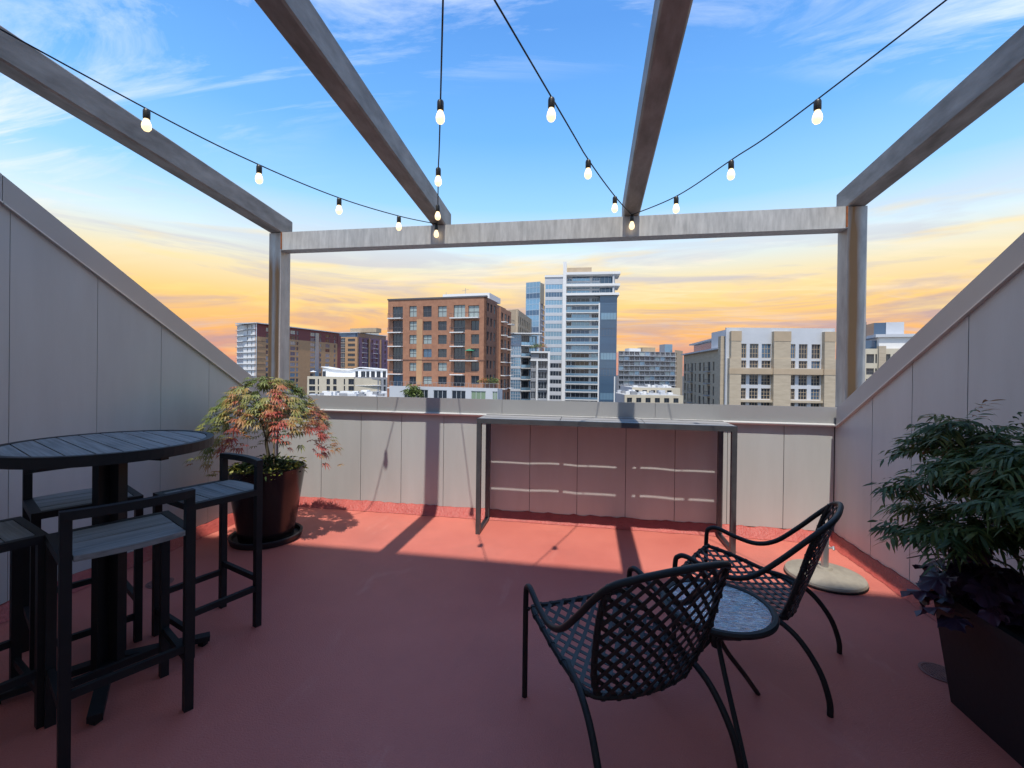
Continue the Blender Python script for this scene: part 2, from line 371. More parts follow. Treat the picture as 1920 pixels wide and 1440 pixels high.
def side_wall(sx, X, label, ys):
    w = thing('side_wall', label, 'wall', (0, 0, 0))
    o = sx     # outward
    mb = MB(); mb.prism([(X + o * .008, YF, -1), (X + o * .008, YB + .27, -1), (X + o * .008, YB + .27, .9), (X + o * .008, 4.27, 1.0), (X + o * .008, YF, ztop(YF) - .17)], (o * .26, 0, 0)); mb.build('core', 'gap', w)
    for i in range(len(ys) - 1):
        g_ = .0016 if sx < 0 else .003; a, b = ys[i] - g_, ys[i + 1] + g_
        mb = MB(); mb.prism([(X, a, .085), (X, b, .085), (X, b, ztop(b) - .152), (X, a, ztop(a) - .152)], (o * .007, 0, 0)); mb.build('panel', 'panel', w)
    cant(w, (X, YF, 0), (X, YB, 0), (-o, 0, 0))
    cuts = [YF, .35, 2.0 if sx < 0 else 2.3, 4.262]
    for i in range(3):
        a, b = cuts[i] + .0015, cuts[i + 1] - .0015
        xi = X - o * .014
        mb = MB(); mb.prism([(xi, a, ztop(a) - .155), (xi, b, ztop(b) - .155), (xi, b, ztop(b)), (xi, a, ztop(a))], (o * .30, 0, 0)); mb.build('coping', 'coping', w)
        mb = MB(); xj = X - o * .024
        mb.prism([(xj, a, ztop(a) - .166), (xj, b, ztop(b) - .166), (xj, b, ztop(b) - .157), (xj, a, ztop(a) - .157)], (o * .03, 0, 0)); mb.build('drip_edge', 'flash', w)
    return w
side_wall(-1, XL, 'sloping grey panelled wall beside the round bar table', [4.305, 3.88, 3.424, 2.975, 2.513, 2.044, 1.58, 1.12, .66, .2, -.26, -.72, -1.29])
side_wall(1, XR, 'sloping grey panelled wall behind the leafy shrub planter', [4.305, 3.792, 3.375, 2.936, 2.50, 2.06, 1.62, 1.18, .74, .3, -.14, -.58, -1.29])
# pipe vent just beyond the left coping
mb = MB(); mb.lathe([(.035, 0), (.035, .40), (.05, .40), (.055, .42), (.05, .44), (.0, .45)], 14, c=(-3.72, 2.56, 1.95))
tag(mb.build('vent_pipe', 'mgrey', None, True), 'small grey vent pipe poking above the sloping wall coping', 'vent')

# ------------------------------------------------------------------ steel frame
fr = thing('steel_frame', 'galvanized steel overhead frame with two posts and four rafters', 'pergola', (0, 0, 0))
def rust_attr(o, fn):
    me = o.data; a = me.attributes.new('rust', 'FLOAT', 'POINT'); a.data.foreach_set('value', [fn(v.co) for v in me.vertices])
def postmesh(x0, x1, zb, stripe):
    mb = MB(); xs = [x0, x0 + .004] + [x0 + (x1 - x0) * k / 12 for k in range(1, 12)] + [x1 - .004, x1]; y0, y1 = YB + .015, YB + .17
    zs = [zb, 1.6, 2.1, 2.5, 2.7, 2.945]
    for i in range(len(xs) - 1):
        for j in range(len(zs) - 1): mb.add([(xs[i], y0, zs[j]), (xs[i + 1], y0, zs[j]), (xs[i + 1], y0, zs[j + 1]), (xs[i], y0, zs[j + 1])], [(0, 1, 2, 3)])
    mb.add([(x0, y0, zb), (x0, y1, zb), (x1, y1, zb), (x1, y0, zb), (x0, y0, 2.945), (x0, y1, 2.945), (x1, y1, 2.945), (x1, y0, 2.945)], [(0, 4, 5, 1), (1, 5, 6, 2), (2, 6, 7, 3), (4, 7, 6, 5)])
    o = mb.build('post', 'galv_post', fr)
    rust_attr(o, lambda c: stripe((c.x - x0) / (x1 - x0), c.z) if c.y < y0 + .001 else 0.0)
def gauss(u, m_, s): return math.exp(-((u - m_) / s) ** 2)
postmesh(-3.462, -3.318, 1.0, lambda u, z: 1.5 * max(gauss(u, .12, .20), gauss(u, .70, .22)) * (1 if z < 2.6 else .2))
postmesh(2.225, 2.379, 1.0, lambda u, z: 1.7 * gauss(u, .32, .27) * (1 if z < 2.75 else .6))
mb = MB(); mb.box((-3.316, YB + .005, 2.754), (2.223, YB + .155, 2.946)); o = mb.build('beam', 'galv', fr)
for x in (-3.312, 2.205):
    mb = MB(); mb.box((x, YB - .001, 2.76), (x + .014, YB + .02, 2.944)); mb.build('weld_rust', 'rust', fr)
def zr(y): return 2.95 + .11 * (YB + .02 - y)
for x0, x1 in ((-3.462, -3.318), (-1.60, -1.452), (.308, .458), (2.225, 2.379)):
    mb = MB(); a, b = YF + .01, YB + .20
    c = .012
    prof = [(x0 + c, 0), (x1 - c, 0), (x1, c), (x1, .2 - c), (x1 - c, .2), (x0 + c, .2), (x0, .2 - c), (x0, c)]
    mb.add([(x, a, zr(a) + z) for x, z in prof] + [(x, b, zr(b) + z) for x, z in prof], [tuple(range(8)), tuple(range(8, 16))[::-1]] + [(i, 8 + i, 8 + (i + 1) % 8, (i + 1) % 8) for i in range(8)])
    mb.build('rafter', 'galv_rafter', fr)

# ------------------------------------------------------------------ string lights
def onplane(px, py, P0, P1):
    d = ray(px, py); u = Vector((P1[0] - P0[0], P1[1] - P0[1])); nx, ny = -u[1], u[0]
    k = (P0[0] * nx + P0[1] * ny) / (d.x * nx + d.y * ny)
    return CAM + d * k
bulb_me = {}
def string_light(label, runs):
    t = thing('string_light', label, 'string light', runs[0][0], 0, 'string lights under the rafters'); L0 = Vector(runs[0][0])
    for pts, sockets in ((r[1], r[2]) for r in runs):
        mb = MB(); mb.tube([p - L0 for p in smoothpath(pts, 8)], .0045, 6); mb.build('cable', 'cable', t, True)
        for p in sockets:
            p = Vector(p) - L0
            if not bulb_me:
                a = MB(); a.lathe([(.008, .012), (.016, .006), (.019, -.004), (.019, -.045), (.016, -.05)], 12); bulb_me['s'] = a.mesh('socket', 'socket', True)
                a = MB(); a.lathe([(.012, -.045), (.015, -.056), (.022, -.073), (.0255, -.090), (.0235, -.107), (.015, -.119), (.003, -.124)], 14); bulb_me['b'] = a.mesh('bulb', 'bulb', True)
            s = link('socket', bulb_me['s'], t, p); link('bulb', bulb_me['b'], s)
A0 = Vector((-1.525, YB - .03, 2.945)); A1 = Vector((-3.31, 1.0, 3.33))
B1 = Vector((.35, YF, 3.25)); C0 = Vector((.383, YB - .03, 2.945)); C1 = Vector((-1.0, YF, 3.32)); D1 = Vector((2.22, .8, 3.35))
As = [onplane(*p, A0, A1) for p in ((275, 204), (486, 309), (636, 371), (748, 405))]
Ds = [onplane(*p, C0, D1) for p in ((1533, 186), (1371, 300), (1268, 368))]
def at_z(px, py, z): d = ray(px, py); return CAM + d * ((z - CAM.z) / d.z)
Cs = [at_z(1034, 182, 2.985), at_z(1103, 299, 2.945), at_z(1153, 368, 2.93)]
Bs = [at_z(826, 187, 2.985), at_z(822, 314, 2.945), at_z(821, 384, 2.925)]
def extend(a, b): k = (YF - a.y) / (a.y - b.y); q = a + (a - b) * k; q.y = YF; q.z = 3.35; return q
B1 = extend(Bs[0], Bs[2]); C1 = extend(Cs[0], Cs[2])
drop = Vector((0, 0, -.012))
string_light('string of lit bulbs meeting at the second rafter from the round table', [
    (A0, [A1] + As + [A0], [p + drop for p in As] + [A0 + Vector((.0, -.02, -.02))]),
    (A0, [A0] + Bs[::-1] + [B1], [p + drop for p in Bs])])
string_light('string of lit bulbs meeting at the rafter above the bar counter', [
    (C0, [D1] + Ds + [C0], [p + drop for p in Ds] + [C0 + Vector((.0, -.02, -.02))]),
    (C0, [C0] + Cs[::-1] + [C1], [p + drop for p in Cs])])

# ------------------------------------------------------------------ bar counter
t = thing('bar_counter', 'long narrow bar counter with grey steel legs against the parapet', 'counter', (.11, 4.04, 0))
def loc(t, x, y, z): return (x - t.location.x, y - t.location.y, z)
bx0, bx1, by0, by1, bh = -.98, 1.20, 3.85, 4.262, 1.04
for x in (bx0 + .02, bx1 - .02):
    for y in (by0 + .02, by1 - .02):
        mb = MB(); mb.box(loc(t, x - .02, y - .02, 0), loc(t, x + .02, y + .02, bh - .045)); mb.build('leg', 'grey_frame', t)
    mb = MB(); mb.box(loc(t, x - .02, by0 + .041, 0.0), loc(t, x + .02, by1 - .041, .03)); mb.build('floor_rail', 'grey_frame', t)
mb = MB()
for y in (by0, by1 - .04): mb.box(loc(t, bx0, y, bh - .044), loc(t, bx1, y + .04, bh))
for x in (bx0, bx1 - .04, -.26, .46): mb.box(loc(t, x, by0 + .041, bh - .044), loc(t, x + .04, by1 - .041, bh - .019))
mb.build('top_frame', 'grey_frame', t)
for sx0, sx1 in ((bx0 + .003, -.243), (-.237, .477), (.483, bx1 - .003)):
    for k in range(3):
        mb = MB(); y = by0 + .043 + k * .112; mb.box(loc(t, sx0, y, bh - .018), loc(t, sx1, y + .097, bh - .001 + .002 * (k % 2))); mb.build('slat', 'counter_slat', t)

# ------------------------------------------------------------------ round bar table
TC = Vector((-2.25, 1.76, 0)); TH = 1.11
t = thing('bar_table', 'round black bar table with slatted top on a pedestal', 'table', TC)
mb = MB(); n = 56; r = .41
rim = [(r, TH - .045), (r, TH), (r - .03, TH), (r - .03, TH - .045)]
vs = [(a * math.cos(2 * math.pi * j / n), a * math.sin(2 * math.pi * j / n), z) for j in range(n) for a, z in rim]
mb.add(vs, [(j * 4 + k, ((j + 1) % n) * 4 + k, ((j + 1) % n) * 4 + (k + 1) % 4, j * 4 + (k + 1) % 4) for j in range(n) for k in range(4)]); mb.build('rim', 'black', t)
ri = r - .033; k = 9; ang = R(-25); ca, sa = math.cos(ang), math.sin(ang)
for i in range(k):
    y0 = -ri + 2 * ri * i / k + .003; y1 = -ri + 2 * ri * (i + 1) / k - .003
    ys = [y0 + (y1 - y0) * q / 5 for q in range(6)]
    left = [(-math.sqrt(max(ri * ri - y * y, .0004)), y) for y in ys]; pl = left + [(-x, y) for x, y in left[::-1]]
    mb = MB(); mb.prism([(x, y, TH - .028) for x, y in pl], (0, 0, .026)); o = mb.build('slat', 'slat', t); o.rotation_euler = (0, 0, ang)
mb = MB()
for a in (R(1), R(91)):
    d = Vector((math.cos(a), math.sin(a), 0)) * .30; mb.bar(-d + Vector((0, 0, TH - .062)), d + Vector((0, 0, TH - .062 - .0005 * (a > 1))), .04, .03)
mb.build('top_support', 'black', t)
for a in (R(1), R(91), R(181), R(271)):
    d = Vector((math.cos(a), math.sin(a), 0)); mb = MB(); mb.bar(d * .036 + Vector((0, 0, .05)), d * .036 + Vector((0, 0, TH - .08)), .036, .062, up=d); mb.build('column', 'black', t)
for a in (R(-44), R(46), R(136), R(226)):
    d = Vector((math.cos(a), math.sin(a), 0)); mb = MB(); mb.bar(d * .03 + Vector((0, 0, .06)), d * .40 + Vector((0, 0, .035)), .05, .028); mb.box((d.x * .37 - .016, d.y * .37 - .016, 0), (d.x * .37 + .016, d.y * .37 + .016, .025)); mb.build('foot', 'black', t)

# bar stools: local x = width, y = towards the table, origin below the seat centre
def bar_stool(label, c, face):
    t = thing('bar_stool', label, 'stool', (c[0], c[1], 0), face - R(90), 'black bar stools round the table')
    hw, hd, sz, bh, s = .205, .185, .78, .945, .033
    e = hw - s / 2; g = hd - s / 2
    for x in (-e, e):
        mb = MB(); mb.box((x - s / 2, -hd, 0), (x + s / 2, -hd + s, bh - s)); mb.build('back_post', 'black', t)
        mb = MB(); mb.box((x - s / 2, hd - s, 0), (x + s / 2, hd, sz - .03)); mb.build('leg', 'black', t)
        mb = MB(); mb.box((x - .012, -hd + s, .205), (x + .012, hd - s, .235)); mb.build('side_rail', 'black', t)
        mb = MB(); mb.box((x - s / 2, -hd + s + .0005, sz - .032), (x + s / 2, hd - .0005, sz)); mb.build('seat_side', 'black', t)
    # bowed back rail
    mb = MB(); n = 10; vs = []
    for k in range(n + 1):
        x = -hw + 2 * hw * k / n; b = -.028 * (1 - (x / hw) ** 2)
        vs += [(x, -hd + b, bh - s), (x, -hd + b + s, bh - s), (x, -hd + b + s, bh), (x, -hd + b, bh)]
    mb.add(vs, [(k * 4 + j, k * 4 + (j + 1) % 4, (k + 1) * 4 + (j + 1) % 4, (k + 1) * 4 + j) for k in range(n) for j in range(4)] + [(0, 3, 2, 1), tuple(n * 4 + j for j in range(4))])
    mb.build('back_rail', 'black', t)
    mb = MB(); mb.box((-e + s / 2, hd - s + .006, .12), (e - s / 2, hd - .006, .15)); mb.build('foot_rail', 'black', t)
    mb = MB(); mb.box((-e + s / 2, -hd + .006, .255), (e - s / 2, -hd + s - .006, .285)); mb.build('back_stretcher', 'black', t)
    mb = MB(); mb.box((-e + s / 2, hd - .03, sz - .032), (e - s / 2, hd, sz)); mb.build('seat_front', 'black', t)
    for k in range(4):
        y0 = -hd - .004 + k * .0868; y1 = y0 + .082; x = e - s / 2 - .003; mb = MB()
        if k == 0:
            pl = [(-x + 2 * x * q / 8, y0 - .024 * (1 - (2 * q / 8 - 1) ** 2)) for q in range(9)] + [(x, y1), (-x, y1)]
            mb.prism([(a, b, sz - .022) for a, b in pl], (0, 0, .021))
        else: mb.box((-x, y0, sz - .022), (x, y1, sz - .001 - .001 * (k % 2)))
        mb.build('seat_slat', 'slat', t)
    return t
def facing(c): d = TC - Vector((c[0], c[1], 0)); return math.atan2(d.y, d.x)
bar_stool('black bar stool with its back towards the open red floor', (-1.915, 1.545), math.atan2(.47, -.88))
bar_stool('black bar stool standing in front of the maple pot', (-2.08, 2.145), math.atan2(-.93, -.36))
bar_stool('black bar stool between the round table and the sloping wall', (-2.60, 1.905), math.atan2(-.47, .88))
bar_stool('black bar stool across the table from the maple pot', (-2.42, 1.36), math.atan2(.93, .36))

# ------------------------------------------------------------------ strap chairs
def lattice(mb, patch, nu, nv, w, asp, lift=.0025):
    # diagonal ribbons over the unit patch; asp = height/width
    for sgn in (1, -1):
        step = 1.0 / nu; k = -int(asp / step) - 1
        c = (-asp if sgn > 0 else 0) + step / 2
        cmax = 1.0 if sgn > 0 else 1 + asp
        while c < cmax:
            # line: x = c + sgn*y (y in 0..asp)
            pts = []
            ys = [asp * q / 24 for q in range(25)]
            seg = [(c + sgn * y, y) for y in ys if 0 <= c + sgn * y <= 1]
            # add exact ends
            ends = []
            for xb in (0, 1):
                y = (xb - c) * sgn
                if 0 < y < asp: ends.append((xb, y))
            seg = sorted(seg + ends, key=lambda p: p[1])
            if len(seg) >= 2 and abs(seg[-1][1] - seg[0][1]) > .03:
                vs = []; hw = w / 2
                for i, (x, y) in enumerate(seg):
                    P = patch(x, y / asp); a = seg[max(i - 1, 0)]; b = seg[min(i + 1, len(seg) - 1)]
                    T = (patch(b[0], b[1] / asp) - patch(a[0], a[1] / asp)); T.normalize()
                    e = .01; Nn = (patch(min(x + e, 1), y / asp) - patch(max(x - e, 0), y / asp)).cross(patch(x, min(y / asp + e, 1)) - patch(x, max(y / asp - e, 0))).normalized()
                    Sd = T.cross(Nn).normalized() * hw; off = Nn * (sgn * lift)
                    th = Nn * .0012
                    vs += [P + off - Sd - th, P + off + Sd - th, P + off + Sd + th, P + off - Sd + th]
                nn = len(seg)
                mb.add(vs, [(i * 4 + j, i * 4 + (j + 1) % 4, (i + 1) * 4 + (j + 1) % 4, (i + 1) * 4 + j) for i in range(nn - 1) for j in range(4)] + [(3, 2, 1, 0), tuple((nn - 1) * 4 + j for j in range(4))])
            c += step
def strap_chair(label, c, face):
    t = thing('patio_chair', label, 'chair', (c[0], c[1], 0), face - R(90), 'black strap patio chairs')
    tr = .0125
    half = [(.275, .265, 0), (.275, .265, .25), (.275, .263, .46), (.276, .245, .505), (.279, .20, .515), (.284, .10, .487), (.286, -.01, .475), (.284, -.11, .515), (.277, -.215, .615), (.266, -.31, .72), (.24, -.372, .785), (.17, -.405, .812), (.08, -.417, .822)]
    full = half + [(0, -.419, .824)] + [(-x, y, z) for x, y, z in half[::-1]]
    mb = MB(); mb.tube(smoothpath(full, 5), tr, 10); mb.build('arm_and_back_rail', 'chair', t, True)
    # seat frame loop
    sf = [(.245, .245, .405), (.15, .262, .398), (0, .266, .395), (-.15, .262, .398), (-.245, .245, .405), (-.256, .12, .385), (-.25, -.05, .350), (-.225, -.20, .325), (-.12, -.238, .312), (0, -.245, .308), (.12, -.238, .312), (.225, -.20, .325), (.25, -.05, .350), (.256, .12, .385)]
    lp = smoothpath(sf + [sf[0]], 4)[:-1]
    mb = MB(); mb.tube(lp, .0115, 8, closed=True)
    # strap wraps on the frame
    for i in range(0, len(lp), 2):
        a = lp[i]; b = lp[(i + 1) % len(lp)]; d = (b - a).normalized() * .007; mb.tube([a - d, a + d], .0142, 8)
    mb.build('seat_frame', 'chair', t, True)
    for s in (-1, 1):
        mb = MB(); mb.tube([(s * .262, .25, .40), (s * .275, .264, .40)], .009, 6); mb.build('bracket', 'chair', t, True)
        bf = smoothpath([(s * .19, -.215, .318), (s * .225, -.245, .40), (s * .246, -.285, .53), (s * .252, -.325, .68), (s * .243, -.362, .778)], 5)
        mb = MB(); mb.tube(bf, .0115, 8)
        for i in range(0, len(bf), 2): mb.tube([bf[i] - Vector((0, .002, .007)), bf[i] + Vector((0, -.002, .007))], .0142, 8)
        mb.build('back_frame', 'chair', t, True)
        mb = MB(); mb.tube(smoothpath([(s * .235, -.06, .348), (s * .248, -.17, .338), (s * .262, -.28, .285), (s * .274, -.365, .18), (s * .28, -.405, .07), (s * .281, -.41, 0)], 5), tr, 10); mb.build('rear_leg', 'chair', t, True)
    def seatp(u, v):
        y = -.225 + .475 * v; hw = .215 + .035 * min(v * 2.2, 1); z = .315 + .088 * v + .0 - .035 * (1 - (2 * u - 1) ** 2) * math.sin(math.pi * min(max(v, 0), 1)) ** .6
        return Vector(((2 * u - 1) * hw, y - .018 * (1 - abs(2 * u - 1)) * (1 - v) + .016 * (1 - abs(2 * u - 1)) * v, z))
    def backp(u, v):
        hw = .198 + .05 * math.sin(min(v * 1.2, 1) * math.pi / 2); bow = (1 - (2 * u - 1) ** 2)
        return Vector(((2 * u - 1) * hw, -.222 - .14 * v - bow * (.03 + .025 * v), .312 + .465 * v + bow * (.042 * v - .008)))
    mb = MB(); lattice(mb, seatp, 8, 8, .0165, .95); mb.build('seat_webbing', 'strap', t)
    mb = MB(); lattice(mb, backp, 8, 8, .0165, 1.02); mb.build('back_webbing', 'strap', t)
    return t
strap_chair('black strap patio chair with its woven back to the open floor', (.105, 1.885), R(120))
strap_chair('black strap patio chair standing beside the umbrella base', (.83, 2.555), R(150))
# glass side table
t = thing('side_table', 'small round side table with rippled glass top between the chairs', 'table', (.555, 2.015, 0))
mb = MB(); mb.lathe([(.0, .4745), (.203, .4745), (.203, .4805), (.0, .4805)], 48); mb.build('glass_top', 'table_glass', t)
mb = MB(); ring = [(.218 * math.cos(2 * math.pi * j / 48), .218 * math.sin(2 * math.pi * j / 48), .474) for j in range(48)]; mb.tube(ring, .0145, 8, closed=True); mb.build('rim', 'chair', t, True)
mb = MB(); mb.lathe([(.02, .30), (.022, .31), (.022, .35), (.018, .36)], 12); mb.build('hub', 'chair', t, True)
for a in (37, 157, 277):
    d = Vector((math.cos(R(a)), math.sin(R(a)), 0)); mb = MB()
    mb.tube(smoothpath([d * .21 + Vector((0, 0, .462)), d * .13 + Vector((0, 0, .415)), d * .03 + Vector((0, 0, .345)), d * .06 + Vector((0, 0, .27)), d * .19 + Vector((0, 0, .12)), d * .29 + Vector((0, 0, 0))], 5), .0105, 8); mb.build('leg', 'chair', t, True)

# ------------------------------------------------------------------ umbrella base
t = thing('umbrella_base', 'round cast umbrella base with a short steel tube', 'umbrella base', (1.70, 3.53, 0))
mb = MB(); n = 48; prof = [(.245, .004), (.25, .02), (.243, .034), (.20, .046), (.12, .062), (.05, .072), (.04, .085)]; vs = []
for r_, z in prof:
    for j in range(n):
        a = 2 * math.pi * j / n; k = 1 + (.012 * math.cos(a * 24) if .1 < r_ < .21 else 0); vs.append((r_ * math.cos(a) * k, r_ * math.sin(a) * k, z + (.003 * math.cos(a * 24) if .1 < r_ < .21 else 0)))
mb.add(vs, [(i * n + j, i * n + (j + 1) % n, (i + 1) * n + (j + 1) % n, (i + 1) * n + j) for i in range(len(prof) - 1) for j in range(n)] + [tuple(range(n))[::-1], tuple((len(prof) - 1) * n + j for j in range(n))])
mb.build('base', 'stone', t, True)
mb = MB(); mb.lathe([(.248, 0), (.252, .004), (.252, .012), (.246, .014)], 48); mb.build('rubber_ring', 'black', t, True)
mb = MB(); mb.lathe([(.024, .08), (.024, .30), (.020, .30), (.020, .2)], 18); mb.build('tube', 'steel', t, True)
mb = MB(); mb.tube([(.024, 0, .22), (.05, 0, .22)], .006, 8); mb.tube([(.05, -.016, .213), (.055, 0, .228), (.05, .018, .215)], .008, 8); mb.build('knob', 'steel', t, True)

# ------------------------------------------------------------------ floor drains
def drain(label, x, y):
    t = thing('floor_drain', label, 'drain', (x, y, .0), 0, 'round floor drains')
    mb = MB(); mb.lathe([(.075, .0005), (.078, .004), (.066, .006), (.064, .003)], 28); mb.build('ring', 'drain', t)
    mb = MB(); mb.lathe([(.063, .0012), (.0, .0016)], 24); mb.build('well', 'gap', t)
    mb = MB()
    for k in range(-4, 5):
        h = math.sqrt(max(.062 ** 2 - (k * .0135) ** 2, 0)); mb.box((k * .0135 - .004, -h, .003), (k * .0135 + .004, h, .0058)); mb.box((-h, k * .0135 - .002, .0032), (h, k * .0135 + .002, .0052))
    mb.build('grate', 'drain', t)
drain('round floor drain next to the dark square planter', 1.73, 2.515)
drain('round floor drain under the bar stools', -2.85, 2.55)

# ------------------------------------------------------------------ leaves
def leaf_frame(d, up=Vector((0, 0, 1))):
    d = d.normalized(); s = d.cross(up)
    if s.length < 1e-3: s = Vector((1, 0, 0))
    s.normalize(); return d, s, s.cross(d)
def blade(mb, p, d, L, w, droop, tint, roll=0.0):
    d, s, n = leaf_frame(d); 
    if roll: s, n = s * math.cos(roll) + n * math.sin(roll), n * math.cos(roll) - s * math.sin(roll)
    g = Vector((0, 0, -1)); pts = []
    for q, ww in ((0, .12), (.35, 1), (.7, .75), (1, .03)):
        c = p + d * (L * q) + g * (droop * L * q * q); pts += [c - s * (w * ww / 2), c + s * (w * ww / 2)]
    mb.add(pts, [(0, 1, 3, 2), (2, 3, 5, 4), (4, 5, 7, 6)], 0, tint)
def rnd_dir(zlo=-1, zhi=1):
    a = random.uniform(0, 2 * math.pi); z = random.uniform(zlo, zhi); r = math.sqrt(max(0, 1 - z * z)); return Vector((r * math.cos(a), r * math.sin(a), z))

# maple planter
PC = Vector((-2.72, 3.40, 0))
mb = MB(); mb.lathe([(.235, .0), (.272, .004), (.285, .05), (.278, .055), (.262, .05), (.255, .018), (.1, .016)], 40)
tag(mb.build('plant_saucer', 'pot_matt', None, True), 'black round saucer under the tall maple pot', 'saucer').location = PC
t = thing('plant_pot', 'tall glossy black round pot holding the red maple', 'pot', PC + Vector((0, 0, .018)))
mb = MB(); mb.lathe([(.205, 0), (.212, .004), (.262, .33), (.298, .575), (.303, .60), (.292, .605), (.28, .60), (.272, .52), (.0, .52)], 48); mb.build('body', 'pot', t, True)
mb = MB(); mb.lathe([(.273, .53), (.14, .545), (.0, .55)], 24); mb.build('soil', 'soil', t, True)
# ground cover in the pot
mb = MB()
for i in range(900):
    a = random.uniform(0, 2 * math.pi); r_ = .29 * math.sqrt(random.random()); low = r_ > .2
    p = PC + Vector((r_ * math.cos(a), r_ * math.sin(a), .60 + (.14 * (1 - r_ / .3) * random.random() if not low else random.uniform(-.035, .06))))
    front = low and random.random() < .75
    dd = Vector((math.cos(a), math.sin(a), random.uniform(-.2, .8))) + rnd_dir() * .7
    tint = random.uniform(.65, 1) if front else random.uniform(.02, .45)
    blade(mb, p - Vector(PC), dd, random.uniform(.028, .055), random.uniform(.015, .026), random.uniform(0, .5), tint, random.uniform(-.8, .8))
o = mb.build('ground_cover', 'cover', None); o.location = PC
tag(o, 'yellow-green ground cover spilling over the maple pot rim', 'ground cover', None, 'stuff')
# japanese maple
t = thing('japanese_maple', 'small laceleaf maple with green and red leaves in the glossy pot', 'tree', PC + Vector((0, 0, .56)))
mb = MB(); top = Vector((.03, -.02, .42))
mb.tube(smoothpath([(0, 0, 0), (.01, .0, .15), (-.005, -.01, .28), top], 4), [.016 - .0004 * i for i in range(13)], 8)
tips = []
random.seed(21)
for i in range(15):
    a = 2 * math.pi * i / 15 + random.uniform(-.2, .2); R_ = random.uniform(.22, .44); h = random.uniform(.50, .74) - .28 * (R_ / .45) ** 2
    st = Vector((.0, -.01, .24 + .18 * random.random()))
    mid = Vector((R_ * .45 * math.cos(a), R_ * .45 * math.sin(a), (st.z + h) / 2 + .12)); en = Vector((R_ * math.cos(a), R_ * math.sin(a), h))
    mb.tube(smoothpath([st, mid, en], 4), [.007, .0065, .006, .0055, .005, .0045, .004, .003, .002], 5); tips += [mid.lerp(en, q) + Vector((0, 0, .02)) for q in (0, .3, .6, 1)]
mb.build('trunk', 'trunk', t, True)
mb = MB(); mb.tube([(.05, .02, -.02), (.045, .015, .80)], .006, 6); mb.build('stake', 'stake', t)
mb = MB()
def maple_leaf(mb, p, d, L, tint):
    d, s, n = leaf_frame(d)
    for k, (an, l) in enumerate(((0, 1), (.5, .9), (-.5, .9), (1.0, .68), (-1.0, .68), (1.6, .4), (-1.6, .4))):
        dd = d * math.cos(an) + s * math.sin(an); sd = s * math.cos(an) - d * math.sin(an); w = L * .085
        e = p + dd * (L * l) + Vector((0, 0, -.28 * L * l)); mdl = p + dd * (L * l * .5) + n * .004
        mb.add([p, mdl - sd * w, e, mdl + sd * w], [(0, 1, 2, 3)], 0, tint)
for i in range(1300):
    # a weeping dome: shell of layered drooping sprays, ragged edge
    a = random.uniform(0, 2 * math.pi); q = math.sqrt(random.random()); lob = 1 + .13 * math.sin(3 * a + 1) + .09 * math.sin(7 * a)
    Rr = .49 * lob * q; layer = random.choice((0, 0, .0, -.09, -.17))
    h = .80 - .42 * (Rr / .49) ** 2.2 + layer + random.gauss(0, .02)
    if layer < 0 and q < .35: continue
    p = Vector((Rr * math.cos(a), Rr * math.sin(a), h))
    clump = math.sin(p.x * 11 + 1.3) * math.sin(p.y * 10 + .4) + math.sin(p.z * 13 + p.x * 6)
    if clump < -1.0: continue
    d = Vector((math.cos(a), math.sin(a), random.uniform(-.7, .25))) + rnd_dir() * .5
    # red toward the outer right and lower tiers, green on the sunlit shoulder
    red = .24 + .40 * (p.x * .8 - p.y * .5) / .5 - .35 * (p.z - .6) + .22 * math.sin(p.x * 17 + p.y * 13) + random.gauss(0, .13)
    maple_leaf(mb, p, d, random.uniform(.05, .085), min(max(red, .01), 1))
mb.build('crown', 'maple', t)

# right planter
QC = Vector((1.845, 2.085, 0))
t = thing('square_planter', 'dark square tapered planter holding the leafy shrub', 'planter', QC)
mb = MB(); a, b, h = .215, .262, .50
mb.hexa([(-a, -a, .0), (a, -a, .0), (a, a, .0), (-a, a, .0), (-b, -b, h - .04), (b, -b, h - .04), (b, b, h - .04), (-b, b, h - .04)])
mb.build('body', 'pot_matt', t)
mb = MB(); c = b + .012
for s in (-1, 1):
    mb.box((-c, s * (c - .03), h - .039), (c, s * c, h)); mb.box((s * (c - .03), -c + .0305, h - .0391), (s * c, c - .0305, h - .0005))
mb.build('rim', 'pot_matt', t)
mb = MB(); mb.box((-b + .02, -b + .02, h - .0385), (b - .02, b - .02, h - .02)); mb.build('soil', 'soil', t)
